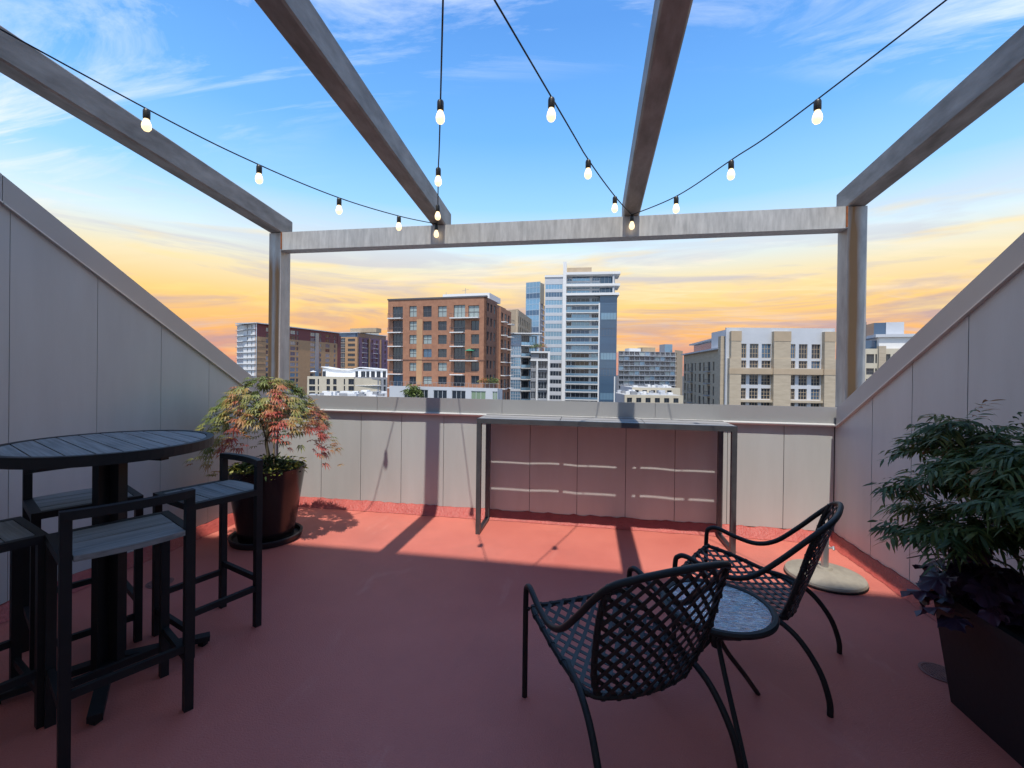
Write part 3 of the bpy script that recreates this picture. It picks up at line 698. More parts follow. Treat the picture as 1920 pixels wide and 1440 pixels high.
# bushy shrub
t = thing('leafy_shrub', 'dark green fine-leaved shrub growing in the square planter', 'shrub', QC + Vector((.04, 0, .47)))
random.seed(5)
mb = MB(); lb = MB()
for i in range(72):
    a = random.uniform(0, 2 * math.pi); R_ = .43 * math.sqrt(random.random()); H_ = .86 - .30 * (R_ / .43) ** 2 + random.uniform(-.34, .04)
    b0 = Vector((random.uniform(-.12, .12), random.uniform(-.12, .12), 0)); en = Vector((R_ * math.cos(a), R_ * math.sin(a), H_)); md = b0.lerp(en, .5) + Vector((-.12 * math.cos(a) * R_, -.12 * math.sin(a) * R_, .10))
    path = smoothpath([b0, md, en, en + Vector((math.cos(a), math.sin(a), -.25)) * .12], 6); k = len(path)
    mb.tube(path, [.006 - .0045 * j / k for j in range(k)], 5)
    for j in range(3, k):
        if path[j].z < .30: continue
        for q in range(4):
            # a pinnate spray
            d0 = (rnd_dir(-.3, .5) + (path[j] - path[j - 1]).normalized() * .6); d0.normalize(); L = random.uniform(.07, .15); p0 = path[j]
            d, s, n_ = leaf_frame(d0)
            tint = min(max(random.gauss(.4, .22) + (.45 if random.random() < .05 else 0), .01), 1)
            for u in range(5):
                pp = p0 + d * (L * (u + 1) / 5) + Vector((0, 0, -.15 * L * ((u + 1) / 5) ** 2))
                for sg in (-1, 1):
                    blade(lb, pp, d * .7 + s * sg * random.uniform(.6, 1) + Vector((0, 0, random.uniform(-.5, .1))), random.uniform(.038, .068), random.uniform(.009, .015), random.uniform(.1, .7), tint, random.uniform(-.6, .6))
mb.build('stems', 'trunk', t, True); lb.build('foliage', 'shrub', t)
# purple heuchera: each broad leaf its own piece
t = thing('coral_bells_plant', 'purple broad-leaved plant spilling over the dark square planter', 'plant', QC + Vector((-.17, .10, .47)))
lm = []
for v in range(4):
    mb = MB(); n = 22; vs = [(0, 0, 0)]; random.seed(40 + v)
    for j in range(n):
        a = -math.pi * .93 + 2 * math.pi * .93 * j / (n - 1); rr = .052 * (1 + .16 * math.cos(a * 5) + .05 * random.uniform(-1, 1)) * (1 - .12 * abs(a) / math.pi)
        vs.append((rr * math.cos(a) + .012, rr * math.sin(a), .010 * math.sin(a * 7 + v) - .25 * rr * rr / .05))
    mb.add(vs, [(0, j, j + 1) for j in range(1, n)], 0, .3 + .2 * v); lm.append(mb.mesh('leaf', 'heuchera', True))
random.seed(9); st = MB()
for i in range(95):
    a = random.uniform(R(60), R(300)) if i % 5 else random.uniform(0, 2 * math.pi); r_ = random.uniform(.02, .21); z = .17 - .30 * (r_ / .21) ** 2 * random.uniform(.3, 1) + random.uniform(-.02, .05)
    if i % 9 == 0: z += .10
    p = Vector((r_ * math.cos(a), r_ * 1.05 * math.sin(a), z)); o = link('leaf', lm[i % 4], t, p)
    o.rotation_euler = (random.uniform(-.5, .5), random.uniform(.1, .9) * (r_ / .15), a + random.uniform(-.5, .5)); s_ = random.uniform(.75, 1.35); o.scale = (s_, s_, s_)
    st.tube([(p.x * .3, p.y * .3, -.02), (p.x * .75, p.y * .75, z * .7), p], .0018, 4)
st.build('stems', 'heuchera', t)
# ------------------------------------------------------------------ city
ZG = -27.0
class Fac:
    """a vertical facade from ground point A to B (left to right as seen from the terrace)"""
    def __init__(s, A, B):
        s.A = Vector((A[0], A[1], 0)); s.B = Vector((B[0], B[1], 0)); s.W = (s.B - s.A).length; s.d = (s.B - s.A) / s.W
        s.n = Vector((s.d.y, -s.d.x, 0)); s.ang = math.atan2(s.d.y, s.d.x)
    @staticmethod
    def px(pl, fl, pr, fr): return Fac(at(pl, 680, fl), at(pr, 680, fr))
    def P(s, u, z, out=0.0): return s.A + s.d * u + s.n * out + Vector((0, 0, z))
    def uz(s, px, py):
        d = ray(px, py); k = (s.A - CAM).dot(s.n) / d.dot(s.n); p = CAM + d * k
        return (p - s.A).dot(s.d), p.z
    def rect(s, x0, y0, x1, y1):
        u0, z1 = s.uz(x0, (y0 + y1) / 2)[0], s.uz((x0 + x1) / 2, y0)[1]; u1, z0 = s.uz(x1, (y0 + y1) / 2)[0], s.uz((x0 + x1) / 2, y1)[1]
        return (u0, z0, u1, z1)
WM = {}
def window_mesh(w, h, nx, nz, fm, gm):
    key = (round(w, 1), round(h, 1), nx, nz, fm, gm)
    if key not in WM:
        mb = MB(); w, h = key[0], key[1]; f = min(.09, w * .06 + .02)
        mb.box((0, 0, 0), (w, .04, h), 1)
        for k in range(nx + 1):
            x = (w - f) * k / nx; mb.box((x, -.05, 0), (x + f, -.001, h))
        for k in range(nz + 1):
            z = (h - f) * k / nz; mb.box((f * .5, -.045, z), (w - f * .5, -.002, z + f))
        WM[key] = mb.mesh('window', [fm, gm])
    return WM[key], key
def city_wall(root, fac, z0, z1, rects, wm, depth=.35, name='wall', u0=0.0, u1=None, out=0.0, wins=None):
    """wall sheet with real openings; wins = list of (nx, nz, frame, glass) per rect or one tuple"""
    L = root.location; u1 = fac.W if u1 is None else u1
    rs = [(max(a, u0 + .02), max(b, z0 + .02), min(c, u1 - .02), min(d, z1 - .02)) for a, b, c, d in rects]
    rs = [(r, i) for i, r in enumerate(rs) if r[2] - r[0] > .15 and r[3] - r[1] > .15]
    us = sorted({u0, u1, *[r[0] for r, _ in rs], *[r[2] for r, _ in rs]}); zs = sorted({z0, z1, *[r[1] for r, _ in rs], *[r[3] for r, _ in rs]})
    mb = MB()
    P = lambda u, z, o: fac.P(u, z, o + out) - L
    for i in range(len(us) - 1):
        for j in range(len(zs) - 1):
            cu, cz = (us[i] + us[i + 1]) / 2, (zs[j] + zs[j + 1]) / 2
            if any(r[0] < cu < r[2] and r[1] < cz < r[3] for r, _ in rs): continue
            mb.add([P(us[i], zs[j], 0), P(us[i + 1], zs[j], 0), P(us[i + 1], zs[j + 1], 0), P(us[i], zs[j + 1], 0)], [(0, 1, 2, 3)])
    for r, _ in rs:
        a, b, c, d = r
        mb.add([P(a, b, 0), P(c, b, 0), P(c, d, 0), P(a, d, 0), P(a, b, -depth), P(c, b, -depth), P(c, d, -depth), P(a, d, -depth)], [(0, 4, 5, 1), (1, 5, 6, 2), (2, 6, 7, 3), (3, 7, 4, 0)])
    mb.add([P(u0, z1, 0), P(u1, z1, 0), P(u1, z1, -.5), P(u0, z1, -.5), P(u0, z0, 0), P(u1, z0, 0), P(u1, z0, -.5), P(u0, z0, -.5)], [(0, 1, 2, 3), (0, 3, 7, 4), (1, 5, 6, 2)])
    mb.build(name, wm, root)
    if wins:
        for r, i in rs:
            wn_ = wins[i % len(wins)] if isinstance(wins, list) else wins
            me, key = window_mesh(r[2] - r[0], r[3] - r[1], *wn_)
            o = link('window', me, root, fac.P(r[0], r[1], out - depth * .7) - L, fac.ang)
            o.scale = ((r[2] - r[0]) / key[0], 1, (r[3] - r[1]) / key[1])
def body(root, pts, z0, z1, m_, name='body', roof=None):
    L = root.location; mb = MB(); mb.prism([Vector((p[0], p[1], z0)) - L for p in pts], (0, 0, z1 - z0)); o = mb.build(name, m_, root)
    if roof:
        mb = MB(); mb.add([Vector((p[0], p[1], z1 + .02)) - L for p in pts], [tuple(range(len(pts)))]); mb.build('roof', roof, root)
def fbox(root, fac, u0, z0, u1, z1, o0, o1, m_, name):
    L = root.location; mb = MB(); q = [fac.P(u0, z0, o0), fac.P(u1, z0, o0), fac.P(u1, z0, o1), fac.P(u0, z0, o1)]
    q = q + [v + Vector((0, 0, z1 - z0)) for v in q]; mb.hexa([v - L for v in q]); return mb.build(name, m_, root)
def balcony(root, fac, u0, u1, z, proj=1.3, rail='dgrey', slab='white', h=1.05, step=.9, th=.22, glass=None):
    L = root.location; mb = MB()
    def bx(a, b, c, d, o0, o1, mi):
        q = [fac.P(a, b, o0), fac.P(c, b, o0), fac.P(c, b, o1), fac.P(a, b, o1)]; q += [v + Vector((0, 0, d - b)) for v in q]; mb.hexa([v - L for v in q], mi)
    bx(u0, z - th, u1, z, .01, proj, 0)
    bx(u0, z + h - .06, u1, z + h, proj - .08, proj - .02, 1)
    n = max(2, int((u1 - u0) / step))
    for k in range(n + 1):
        u = u0 + (u1 - u0 - .05) * k / n; bx(u, z, u + .05, z + h - .06, proj - .07, proj - .03, 1)
    for k in (0, 1):
        u = u0 if k == 0 else u1 - .05; bx(u, z + h - .06, u + .05, z + h - .001, .02, proj - .08, 1)
    if glass: bx(u0 + .06, z + .08, u1 - .06, z + h - .1, proj - .055, proj - .045, 2)
    mb.build('balcony', [slab, rail] + ([glass] if glass else []), root)
def back(fac, depth): return [fac.A - fac.n * .45 + fac.d * .6, fac.B - fac.n * .45 - fac.d * .6, fac.B - fac.n * depth - fac.d * .6, fac.A - fac.n * depth + fac.d * .6]
z4 = lambda x, y: (700 + x / 4, 480 + y / 4)
z5 = lambda x, y: (1140 + x / 3.0968, 560 + y / 3.0968)
z6 = lambda x, y: (420 + x / 5.647, 560 + y / 5.647)
def rz(fac, zf, x0, y0, x1, y1): a = zf(x0, y0); b = zf(x1, y1); return fac.rect(a[0], a[1], b[0], b[1])
def bld(name, label, fac): return thing(name, label, 'building', (fac.A.x, fac.A.y, ZG))
random.seed(11)
GD = (2, 1, 'dgrey', 'g_dark'); GP = (2, 2, 'dgrey', 'g_pale'); GB = (2, 1, 'dgrey', 'g_blue')

# --- brick apartment block
f = Fac.px(726.5, 110, 910.5, 103); b = bld('brick_building', 'brown brick apartment block with dark windows and small balconies', f)
ztop_ = f.uz(820, 560)[1]
rects, wins = [], []
rows = [(375, 457), (489, 558), (592, 660), (697, 760), (800, 863), (903, 962)]
for k, (a, c) in enumerate(rows):
    for x0, x1 in ((270, 325), (373, 437), (485, 550)):
        rects.append(rz(f, z4, x0, a, x1, c)); wins.append(random.choice((GD, GP, GD, (2, 2, 'dgrey', 'g_pale'), (2, 2, 'dgrey', 'g_dark'), GB)))
    rects.append(rz(f, z4, 712 if k == 0 else 733, a - 5, 793, c + (8 if k == 0 else 0))); wins.append(GP if k == 0 else GD)
    rects.append(rz(f, z4, 603, a - 8, 688, c + 14)); wins.append((3, 1, 'dgrey', 'g_dark' if k else 'g_pale'))
for a, c in ((380, 468), (483, 572), (583, 675), (685, 776), (788, 880), (892, 982), (992, 1062)):
    rects.append(rz(f, z4, 145, a, 221, c)); wins.append((3, 1, 'dgrey', random.choice(('g_dark', 'g_blue', 'g_dark'))))
city_wall(b, f, ZG, ztop_, rects, 'brick', .4, wins=wins)
fbox(b, f, -.15, ztop_, f.W + .15, ztop_ + .35, .15, -.6, 'dgrey', 'cornice')
u0, u1 = f.uz(*z4(325, 600))[0], f.uz(*z4(368, 600))[0]
fbox(b, f, u0, f.uz(*z4(345, 965))[1], u1, f.uz(*z4(345, 475))[1], .06, -.02, 'orange', 'pale_brick_strip')
fbox(b, f, .1, f.uz(*z4(400, 783))[1], f.W - .1, f.uz(*z4(400, 776))[1], .09, -.02, 'brick_dark', 'belt_course')
for y in (468, 573, 676, 778, 882, 984):
    a = f.uz(*z4(122, y)); c = f.uz(*z4(222, y)); balcony(b, f, max(a[0], -.6), c[0], a[1], 1.1)
for y, xr in ((465, 797), (572, 685), (676, 685), (782, 788), (886, 682)):
    a = f.uz(*z4(585, y)); c = f.uz(*z4(xr, y)); balcony(b, f, a[0], c[0], a[1], 1.1)
body(b, back(f, 18), ZG, ztop_ - .3, 'brick_dark', roof='roofgravel')
g = Fac(f.B, f.B - f.n * 8.2); zt2 = ztop_
rs = [(u, z, u + 1.3, z + 2.0) for z in [ztop_ - 3.2 - 3.38 * k for k in range(7)] for u in (.8, 3.2, 5.8)]
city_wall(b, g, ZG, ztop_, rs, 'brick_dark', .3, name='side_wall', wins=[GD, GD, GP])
g2 = Fac(g.B + g.n * 1.0, g.B + g.n * 1.0 - f.n * 9.5); zt3 = g2.uz(*z4(970, 390))[1]
rs = [(u, z, u + 1.7, z + 2.2) for z in [zt3 - 3.4 - 3.38 * k for k in range(7)] for u in (.6, 3.6, 6.6)]
city_wall(b, g2, ZG, zt3, rs, 'brick', .3, name='rear_wing_wall', wins=[GD, GP, GD])
for k in range(6):
    balcony(b, g2, .4, 2.6, zt3 - 3.5 - 3.38 * k, 1.2)
    balcony(b, g2, 6.2, 8.8, zt3 - 3.5 - 3.38 * k, 1.2)
body(b, [g2.A - g2.n * .45, g2.B - g2.n * .45, g2.B - g2.n * 8, g2.A - g2.n * 8], ZG, zt3 - .2, 'brick_dark', 'rear_wing', roof='roofgravel')
c = f.uz(*z4(700, 330)); fbox(b, f, f.W * .5, ztop_ + .3, f.W - .6, ztop_ + 1.7, -4, -13, 'white', 'penthouse')
fbox(b, f, f.W * .5 - 3, ztop_ + .3, f.W * .5 - .2, ztop_ + 1.0, -5, -9, 'lgrey', 'roof_hatch')
mb = MB(); o = f.P(f.W * .72, ztop_ + 1.7, -5) - b.location
mb.tube([o, o + Vector((0, 0, 1.6))], .06, 6); mb.tube([o + Vector((-.8, 0, .9)), o + Vector((.8, 0, 1.2))], .04, 5); mb.tube([o + Vector((-5, 0, -1.3)), o + Vector((-5, 0, .6))], .05, 5); mb.build('antenna', 'mgrey', b)
# podium in front of the brick block, with a terrace on its roof
pf = Fac(f.P(f.W * .165, 0, 6.0), f.P(f.W * 1.19, 0, 6.0)); b = bld('podium_building', 'low grey panelled podium below the brick apartment block', pf)
zp = pf.uz(*z4(600, 985))[1]; rs, ws = [], []
for x0, x1, gm in ((230, 300, 'g_dark'), (325, 410, 'g_dark'), (450, 552, 'g_dark'), (588, 692, 'g_dark'), (733, 843, 'g_green'), (893, 972, 'g_green')):
    a = pf.uz(*z4(x0, 1020))[0]; c = pf.uz(*z4(x1, 1020))[0]
    for fl in range(3): rs.append((a, zp - 2.9 - 3.6 * fl, c, zp - .7 - 3.6 * fl)); ws.append((3, 1, 'lgrey', gm))
city_wall(b, pf, ZG, zp, rs, 'lgrey', .2, wins=ws)
body(b, back(pf, 5.6), ZG, zp - .3, 'lgrey', roof='roofgravel')
L = b.location; mb = MB()
for k in range(28):
    p = pf.P(pf.W * k / 27.0, zp, -.3) - L; mb.box((p.x - .03, p.y - .03, p.z), (p.x + .03, p.y + .03, p.z + 1.0))
p = pf.P(0, zp + 1.0, -.3) - L; q = pf.P(pf.W, zp + 1.0, -.3) - L; mb.bar(p, q, .06, .06); mb.build('roof_railing', 'mgrey', b)
def round_tree(name, label, p, h, r_, mname='citytree', nl=500, ls=.5, trunk=.12, group=None, cat='tree'):
    t = thing(name, label, cat, p, 0, group); mb = MB(); mb.tube([(0, 0, 0), (0, 0, h * .6)], [trunk, trunk * .6], 6)
    for k in range(5):
        a = k * 1.3; mb.tube([(0, 0, h * .4), (r_ * .6 * math.cos(a), r_ * .6 * math.sin(a), h * .75)], [trunk * .5, trunk * .2], 5)
    mb.build('trunk', 'trunk', t); mb = MB()
    for k in range(nl):
        d = rnd_dir(-.6, 1); q = random.random() ** .4 * (1 + .2 * math.sin(d.x * 5 + d.z * 4)); pp = Vector((d.x * r_ * q, d.y * r_ * q, h * .68 + d.z * h * .33 * q))
        blade(mb, pp, rnd_dir(-.5, .6), ls * random.uniform(.6, 1.2), ls * .35, .4, random.uniform(.05, 1), random.uniform(-1, 1))
    mb.build('crown', mname, t); return t
pt = pf.P(pf.W * .27, 0, 1.6); zt = at(815, 722, (pt - CAM).dot(FWD)).z
round_tree('young_tree', 'young green tree in front of the grey podium', (pt.x, pt.y, zt - 5.0), 5.0, 2.0, nl=420, ls=.9)
for k, (px, c) in enumerate(((935, 'orange'), (955, 'gold'))):
    p = pf.P(pf.W * (.86 + .09 * k), zp, -1.6); round_tree('terrace_shrub', ('orange-tinted shrub on the podium roof terrace', 'golden shrub at the end of the podium roof terrace')[k], p, 2.3, 1.3, 'maple' if k == 0 else 'citytree', 200, .5, .05, cat='shrub')
mb = MB(); p = f.P(f.uz(*z4(728, 720))[0], 0, .6); zz = f.uz(*z4(728, 776))[1]
mb.tube([(0, 0, 0), (0, 0, 2.3)], .03, 6); mb.lathe([(1.25, 2.0), (.6, 2.3), (.02, 2.5)], 8); o = mb.build('patio_umbrella', 'umbrella_green', None); o.location = (p.x, p.y, zz); tag(o, 'green patio umbrella open on a brick block balcony', 'umbrella')

# --- tan block behind the brick one
f = Fac.px(946, 150, 969, 146); f2 = Fac(f.B, at(996, 680, 175)); b = bld('tan_building', 'tan block with narrow windows just behind the brick apartments', f); zt = f.uz(958, 581)[1]
city_wall(b, f, ZG, zt, [(1, zt - 5.5 - 3.4 * k, 2.4, zt - 3.4 - 3.4 * k) for k in range(8)], 'tan', .3, wins=GD)
zs_ = [zt - 4.6 - 3.5 * k for k in range(8)]
city_wall(b, f2, ZG, zt, [(u, z, u + 1.6, z + 2.6) for z in zs_ for u in [1.5 + 3.6 * q for q in range(int((f2.W - 2) / 3.6))]], 'tan', .3, name='side_wall', wins=[GD, GB])
body(b, [f.A - f.n * .45, f2.A - f2.n * .45 - f.n * .45, f2.B - f2.n * .45, f2.B - f2.n * 12], ZG, zt - .3, 'tan', roof='roofgravel')

# --- stepped glass building with balconies
f = Fac.px(956, 140, 977, 140); b = bld('stepped_glass_building', 'stepped glass building with white balcony frames beside the tan block', f); zt = f.uz(*z4(1050, 585))[1]
fh = (f.uz(*z4(1050, 660))[1] - f.uz(*z4(1050, 745))[1]); nfl = int((zt - ZG) / fh)
city_wall(b, f, ZG, zt, [(.3, zt - fh * (k + 1) + .5, f.W - .1, zt - fh * k - .15) for k in range(nfl)], 'lgrey', .15, wins=(4, 3, 'lgrey', 'g_sky'))
f2 = Fac.px(977, 141, 1006, 142)
city_wall(b, f2, ZG, zt - .4, [(.3 + q * (f2.W - .4) / 2, zt - fh * (k + 1) + .3, .1 + (q + 1) * (f2.W - .4) / 2, zt - fh * k - .5) for k in range(nfl) for q in range(2)], 'mgrey', .3, name='balcony_wall', wins=[(3, 1, 'dgrey', 'g_dark'), (2, 1, 'dgrey', 'g_sky')])
for k in range(nfl): balcony(b, f2, -.4, f2.W * (.72 + .28 * (k % 2)), zt - fh * (k + 1) + .1, 1.8, slab='white', glass='g_sky')
fbox(b, f, -.3, zt, f.W + f2.W * 1.25, zt + .3, 1.6, -4, 'white', 'roof_slab')
f3 = Fac.px(995, 136, 1030, 136); z3 = f3.uz(*z4(1250, 715))[1]
for x0, x1, yt in ((1225, 1300, 785), (1300, 1320, 715)): pass
u_ = lambda x: f3.uz(*z4(x, 900))[0]
z3b = f3.uz(*z4(1250, 775))[1]
fbox(b, f3, u_(1178), z3 - .5, u_(1322), z3, .6, -6, 'white', 'frame_top'); fbox(b, f3, u_(1306), ZG, u_(1322), z3 - .5, .6, -6, 'white', 'frame_side')
fbox(b, f3, u_(1178), z3b - .5, u_(1305.5), z3b, .5, -6, 'white', 'frame_ledge'); fbox(b, f3, u_(1222), ZG, u_(1232), z3b - .5, .5, -6, 'white', 'frame_post')
rs = [(u_(1236), z3b - 3.1 * (k + 1) + .3, u_(1302), z3b - 3.1 * k - .7) for k in range(9)] + [(u_(1236), z3b + .3, u_(1302), z3 - .7)]
city_wall(b, f3, ZG, z3 - .6, rs + [(u_(1182), z3b - 3.1 * (k + 1) + .2, u_(1218), z3b - 3.1 * k - .6) for k in range(9)], 'mgrey', .3, u0=u_(1180), u1=u_(1304), name='front_wall', wins=(3, 1, 'lgrey', 'g_dark'))
for k in range(9): balcony(b, f3, u_(1234), u_(1304), z3b - 3.1 * (k + 1) + .1, .45, slab='lgrey')
body(b, [f.A - f.n * .5, f2.A - f2.n * .5, f2.B - f2.n * .5, f3.B - f3.n * .5, f3.B - f3.n * 9, f.A - f.n * 9], ZG, z3 - 1, 'mgrey')
for k in range(2):
    p = f3.P(u_(1225 + 45 * k), z3 + .01, -2 - k); round_tree('rooftop_shrub', ('green shrub on the white framed roof by the tower', 'reddish shrub on the white framed roof by the tower')[k], p, 2.6, 1.7, 'citytree' if k == 0 else 'maple', 160, .5, .05, cat='shrub')

# --- blue glass tower far behind
f = Fac.px(984.5, 262, 1011, 258); b = bld('blue_glass_tower', 'slim pale blue glass tower behind the white tower', f); zt = f.uz(998, 529)[1]
f2 = Fac(f.B, at(1021, 680, 275))
nf = 26; fh = 3.3
city_wall(b, f, ZG, zt, [(.15, zt - fh * (k + 1) + .25, f.W - .1, zt - fh * k) for k in range(nf)], 'g_sky', .08, wins=[(4, 1, 'lgrey', 'g_sky'), (4, 1, 'lgrey', 'g_sky'), (4, 1, 'lgrey', 'g_blue')])
city_wall(b, f2, ZG, zt - 12, [(.4, zt - 12 - fh * (k + 1) + .8, f2.W - .3, zt - 12 - fh * k) for k in range(nf - 3)], 'lgrey', .4, name='side_wall', wins=(3, 1, 'dgrey', 'g_dark'))
body(b, [f.A - f.n * .5, f.B - f.n * .5, f2.B - f2.n * .5, f2.B - f2.n * 9], ZG, zt - 12.2, 'mgrey'); body(b, back(f, 8), zt - 12.3, zt - .2, 'g_blue', 'upper_body')

# --- white balcony tower
f = Fac.px(1020, 186, 1158, 182); b = bld('white_tower', 'tall white apartment tower with stacked balconies and blue glass corner', f)
U = lambda x: f.uz(*z4(x, 800))[0]; Z = lambda y: f.uz(*z4(1560, y))[1]
fl = [Z(362 + 59.6 * k) for k in range(15)]; fh = fl[0] - fl[1]
zl = f.uz(*z4(1340, 160))[1]
rs, ws = [], []
for k in range(-3, 16):
    z = fl[0] - fh * k - .2
    if z + fh - .9 > zl - .4: continue
    rs.append((U(1285), z, U(1412), z + fh * (.62 if k < 10 else .55))); ws.append((6, 1, 'lgrey', random.choice(('g_blue', 'g_sky', 'g_sky')) if k < 8 else 'g_dark'))
city_wall(b, f, ZG, zl, rs, 'lgrey', .12, u0=U(1280), u1=U(1416), name='glass_wall', wins=ws)
fbox(b, f, U(1278), zl, U(1416), zl + .9, .3, -8, 'white', 'left_cap')
fbox(b, f, U(1416), ZG, U(1441), Z(45), 1.2, -6, 'white', 'white_fin')
rs, ws = [], []; top = Z(160)
for k in range(-3, 16):
    z = fl[0] - fh * k
    for q, (x0, x1) in enumerate(((1447, 1480), (1484, 1618), (1634, 1690))):
        rs.append((U(x0), z + .1, U(x1), z + fh * .82)); ws.append(((2, 4, 5)[q] - (q == 2) * 2, 1, 'lgrey', random.choice(('g_sky', 'g_blue', 'g_dark')) if k < 8 else 'g_dark'))
city_wall(b, f, ZG, top, rs, 'lgrey', .25, u0=U(1441), u1=U(1692), out=-1.6, name='balcony_wall', wins=ws)
for k in range(0, 16): balcony(b, f, U(1437), U(1692), fl[0] - fh * k, .35, slab='white', rail='mgrey', step=1.8, glass='g_sky', th=.3)
for k in range(0, 16): fbox(b, f, U(1441), fl[0] - fh * k - .3, U(1692), fl[0] - fh * k, -.01, -1.7, 'white', 'balcony_floor')
zr_ = Z(300)
rs = [(U(1702), zr_ - fh * (k + 1), U(1818), zr_ - fh * k - .35) for k in range(15)]
city_wall(b, f, ZG, zr_, rs, 'g_blue', .06, u0=U(1694), u1=U(1822), out=.35, name='corner_glass_wall', wins=[(5, 1, 'g_blue', 'g_blue'), (5, 1, 'g_blue', 'g_blue'), (5, 1, 'g_blue', 'g_sky'), (5, 1, 'g_blue', 'g_blue'), (5, 1, 'dgrey', 'g_blue')])
fbox(b, f, U(1684), ZG, U(1694), Z(355), .6, -2, 'white', 'white_edge'); fbox(b, f, U(1806), ZG, U(1815), Z(900), .62, .3, 'white', 'corner_edge')
for y, x1 in ((290, 1836), (222, 1840), (135, 1842)):
    fbox(b, f, U(1441), Z(y + 9), U(x1), Z(y - 9), 1.6, -9, 'white', 'roof_slab')
rs = [(U(1484), Z(281) , U(1618), Z(232)), (U(1640), Z(281), U(1800), Z(232)), (U(1484), Z(212), U(1618), Z(146)), (U(1640), Z(212), U(1790), Z(146))]
city_wall(b, f, Z(281), Z(144), rs, 'lgrey', .2, u0=U(1441), u1=U(1808), out=-2.2, name='penthouse_wall', wins=(5, 1, 'lgrey', 'g_blue'))
fbox(b, f, U(1445), Z(126), U(1630), Z(78), -2, -9, 'tan', 'machine_room'); 
for x in (1785,): fbox(b, f, U(x), Z(281), U(x + 12), Z(144), 1.2, .9, 'lgrey', 'column')
body(b, [f.P(U(1281), 0, -.5), f.P(U(1440), 0, -.5), f.P(U(1440), 0, -2.1), f.P(U(1693), 0, -2.1), f.P(U(1693), 0, -.3), f.P(U(1821), 0, -.3), f.P(U(1821), 0, -12), f.P(U(1281), 0, -12)], ZG, zr_ - .1, 'mgrey')
body(b, [f.P(U(1300), 0, -2.8), f.P(U(1806), 0, -2.8), f.P(U(1806), 0, -10), f.P(U(1300), 0, -10)], zr_ - .1, Z(150), 'mgrey', 'upper_body')

# --- grey apartment slab right of the tower
f = Fac.px(1160, 292, 1266, 300); b = bld('grey_apartment_block', 'distant grey apartment slab with rows of glass balconies', f); zt = f.uz(*z5(250, 308))[1]
fh = 3.25; nf = int((zt - ZG) / fh); nc = 11
city_wall(b, f, ZG, zt, [(f.W * q / nc + .35, zt - fh * (k + 1) + .55, f.W * (q + 1) / nc - .25, zt - fh * k - .25) for k in range(nf) for q in range(nc)], 'mgrey', .4, wins=[(3, 1, 'lgrey', 'g_dark')] * 4 + [(3, 1, 'lgrey', 'g_pale'), (3, 1, 'lgrey', 'g_sky'), (3, 1, 'lgrey', 'g_dark')])
for k in range(nf):
    for q in range(0, nc, 1): balcony(b, f, f.W * q / nc + .1, f.W * (q + 1) / nc - .1, zt - fh * (k + 1) + .4, 1.2, slab='lgrey', rail='lgrey', step=2.4)
f2 = Fac(f.B, at(1280, 680, 312))
city_wall(b, f2, ZG, zt + 1.5, [(1.5, zt - fh * (k + 1) + .8, 3.0, zt - fh * k - .4) for k in range(nf)], 'tan', .3, name='side_wall', wins=GD)
body(b, [f.A - f.n * .6, f.B - f.n * .6, f2.B - f2.n * .6, f2.B - f2.n * 20], ZG, zt - .3, 'mgrey', roof='roofgravel')
for k, (u0, u1, h) in enumerate(((.22, .42, 2.2), (.45, .68, 3.0), (.85, .99, 5.5))): fbox(b, f, f.W * u0, zt - .3, f.W * u1, zt + h, -3, -10, ('white', 'tan', 'g_sky')[k], 'penthouse')

# --- beige stone block on the right
f = Fac.px(1364, 104, 1569.5, 103); b = bld('beige_stone_building', 'beige stone block with thick piers and grey framed windows', f)
U = lambda x: f.uz(*z5(x, 400))[0]; Z = lambda y: f.uz(*z5(1010, y))[1]
ztb = Z(168)
# grey window bays
rs, ws = [], []
for xs in (((772, 813), (833, 884), (903, 957)), ((1060, 1100), (1121, 1171), (1195, 1247))):
    for x0, x1 in xs:
        for y0, y1, nz in ((262, 346, 3), (360, 404, 2), (443, 503, 3), (523, 586, 3), (606, 668, 3), (688, 750, 3), (770, 832, 3)):
            rs.append((U(x0), Z(y1), U(x1), Z(y0))); ws.append((3, nz, 'tan', random.choice(('g_dark', 'g_dark', 'g_dark', 'g_blue'))))
city_wall(b, f, ZG, ztb, rs, 'lgrey', .35, wins=ws, out=-.9)
for x0, x1, yt in ((703, 770, 192), (958, 1058, 190), (1252, 1332, 190)):
    q0, q1 = (712, 770) if x0 == 703 else ((960, 1057) if x0 == 958 else (1254, 1316))
    fbox(b, f, U(x0), ZG, U(x1), Z(349), .35, -1.3, 'beige', 'pier'); fbox(b, f, U(q0), Z(349), U(q1), Z(yt), .2, -1.3, 'beige', 'pier_top')
    fbox(b, f, U(x0) - .1, Z(440), U(x1) + .1, Z(408), .42, -.2, 'tan', 'pier_band'); fbox(b, f, U(q0) - .06, Z(248), U(q1) + .06, Z(190), .26, -.2, 'tan', 'pier_cap')
for x0, x1 in ((771, 957), (1059, 1251)):
    fbox(b, f, U(x0), Z(440), U(x1), Z(406), .1, -1.0, 'tan', 'spandrel'); fbox(b, f, U(x0), Z(603), U(x1), Z(590), .1, -1.0, 'beige', 'sill_band')
f2 = Fac(at(1282, 680, 150), f.A - f.n * 1.0); zs2 = f.uz(*z5(720, 240))[1]; zs2 = Z(290)
nf = 9; fh = Z(445) - Z(525); rs, ws = [], []
for k in range(nf):
    zz = Z(443) - fh * (k - 1)
    for q in range(9): 
        u = 1.0 + q * (f2.W - 2) / 9; rs.append((u, zz - 2.4, u + (1.4 if q % 2 else 2.3), zz)); ws.append((2, 2, 'dgrey', 'g_dark'))
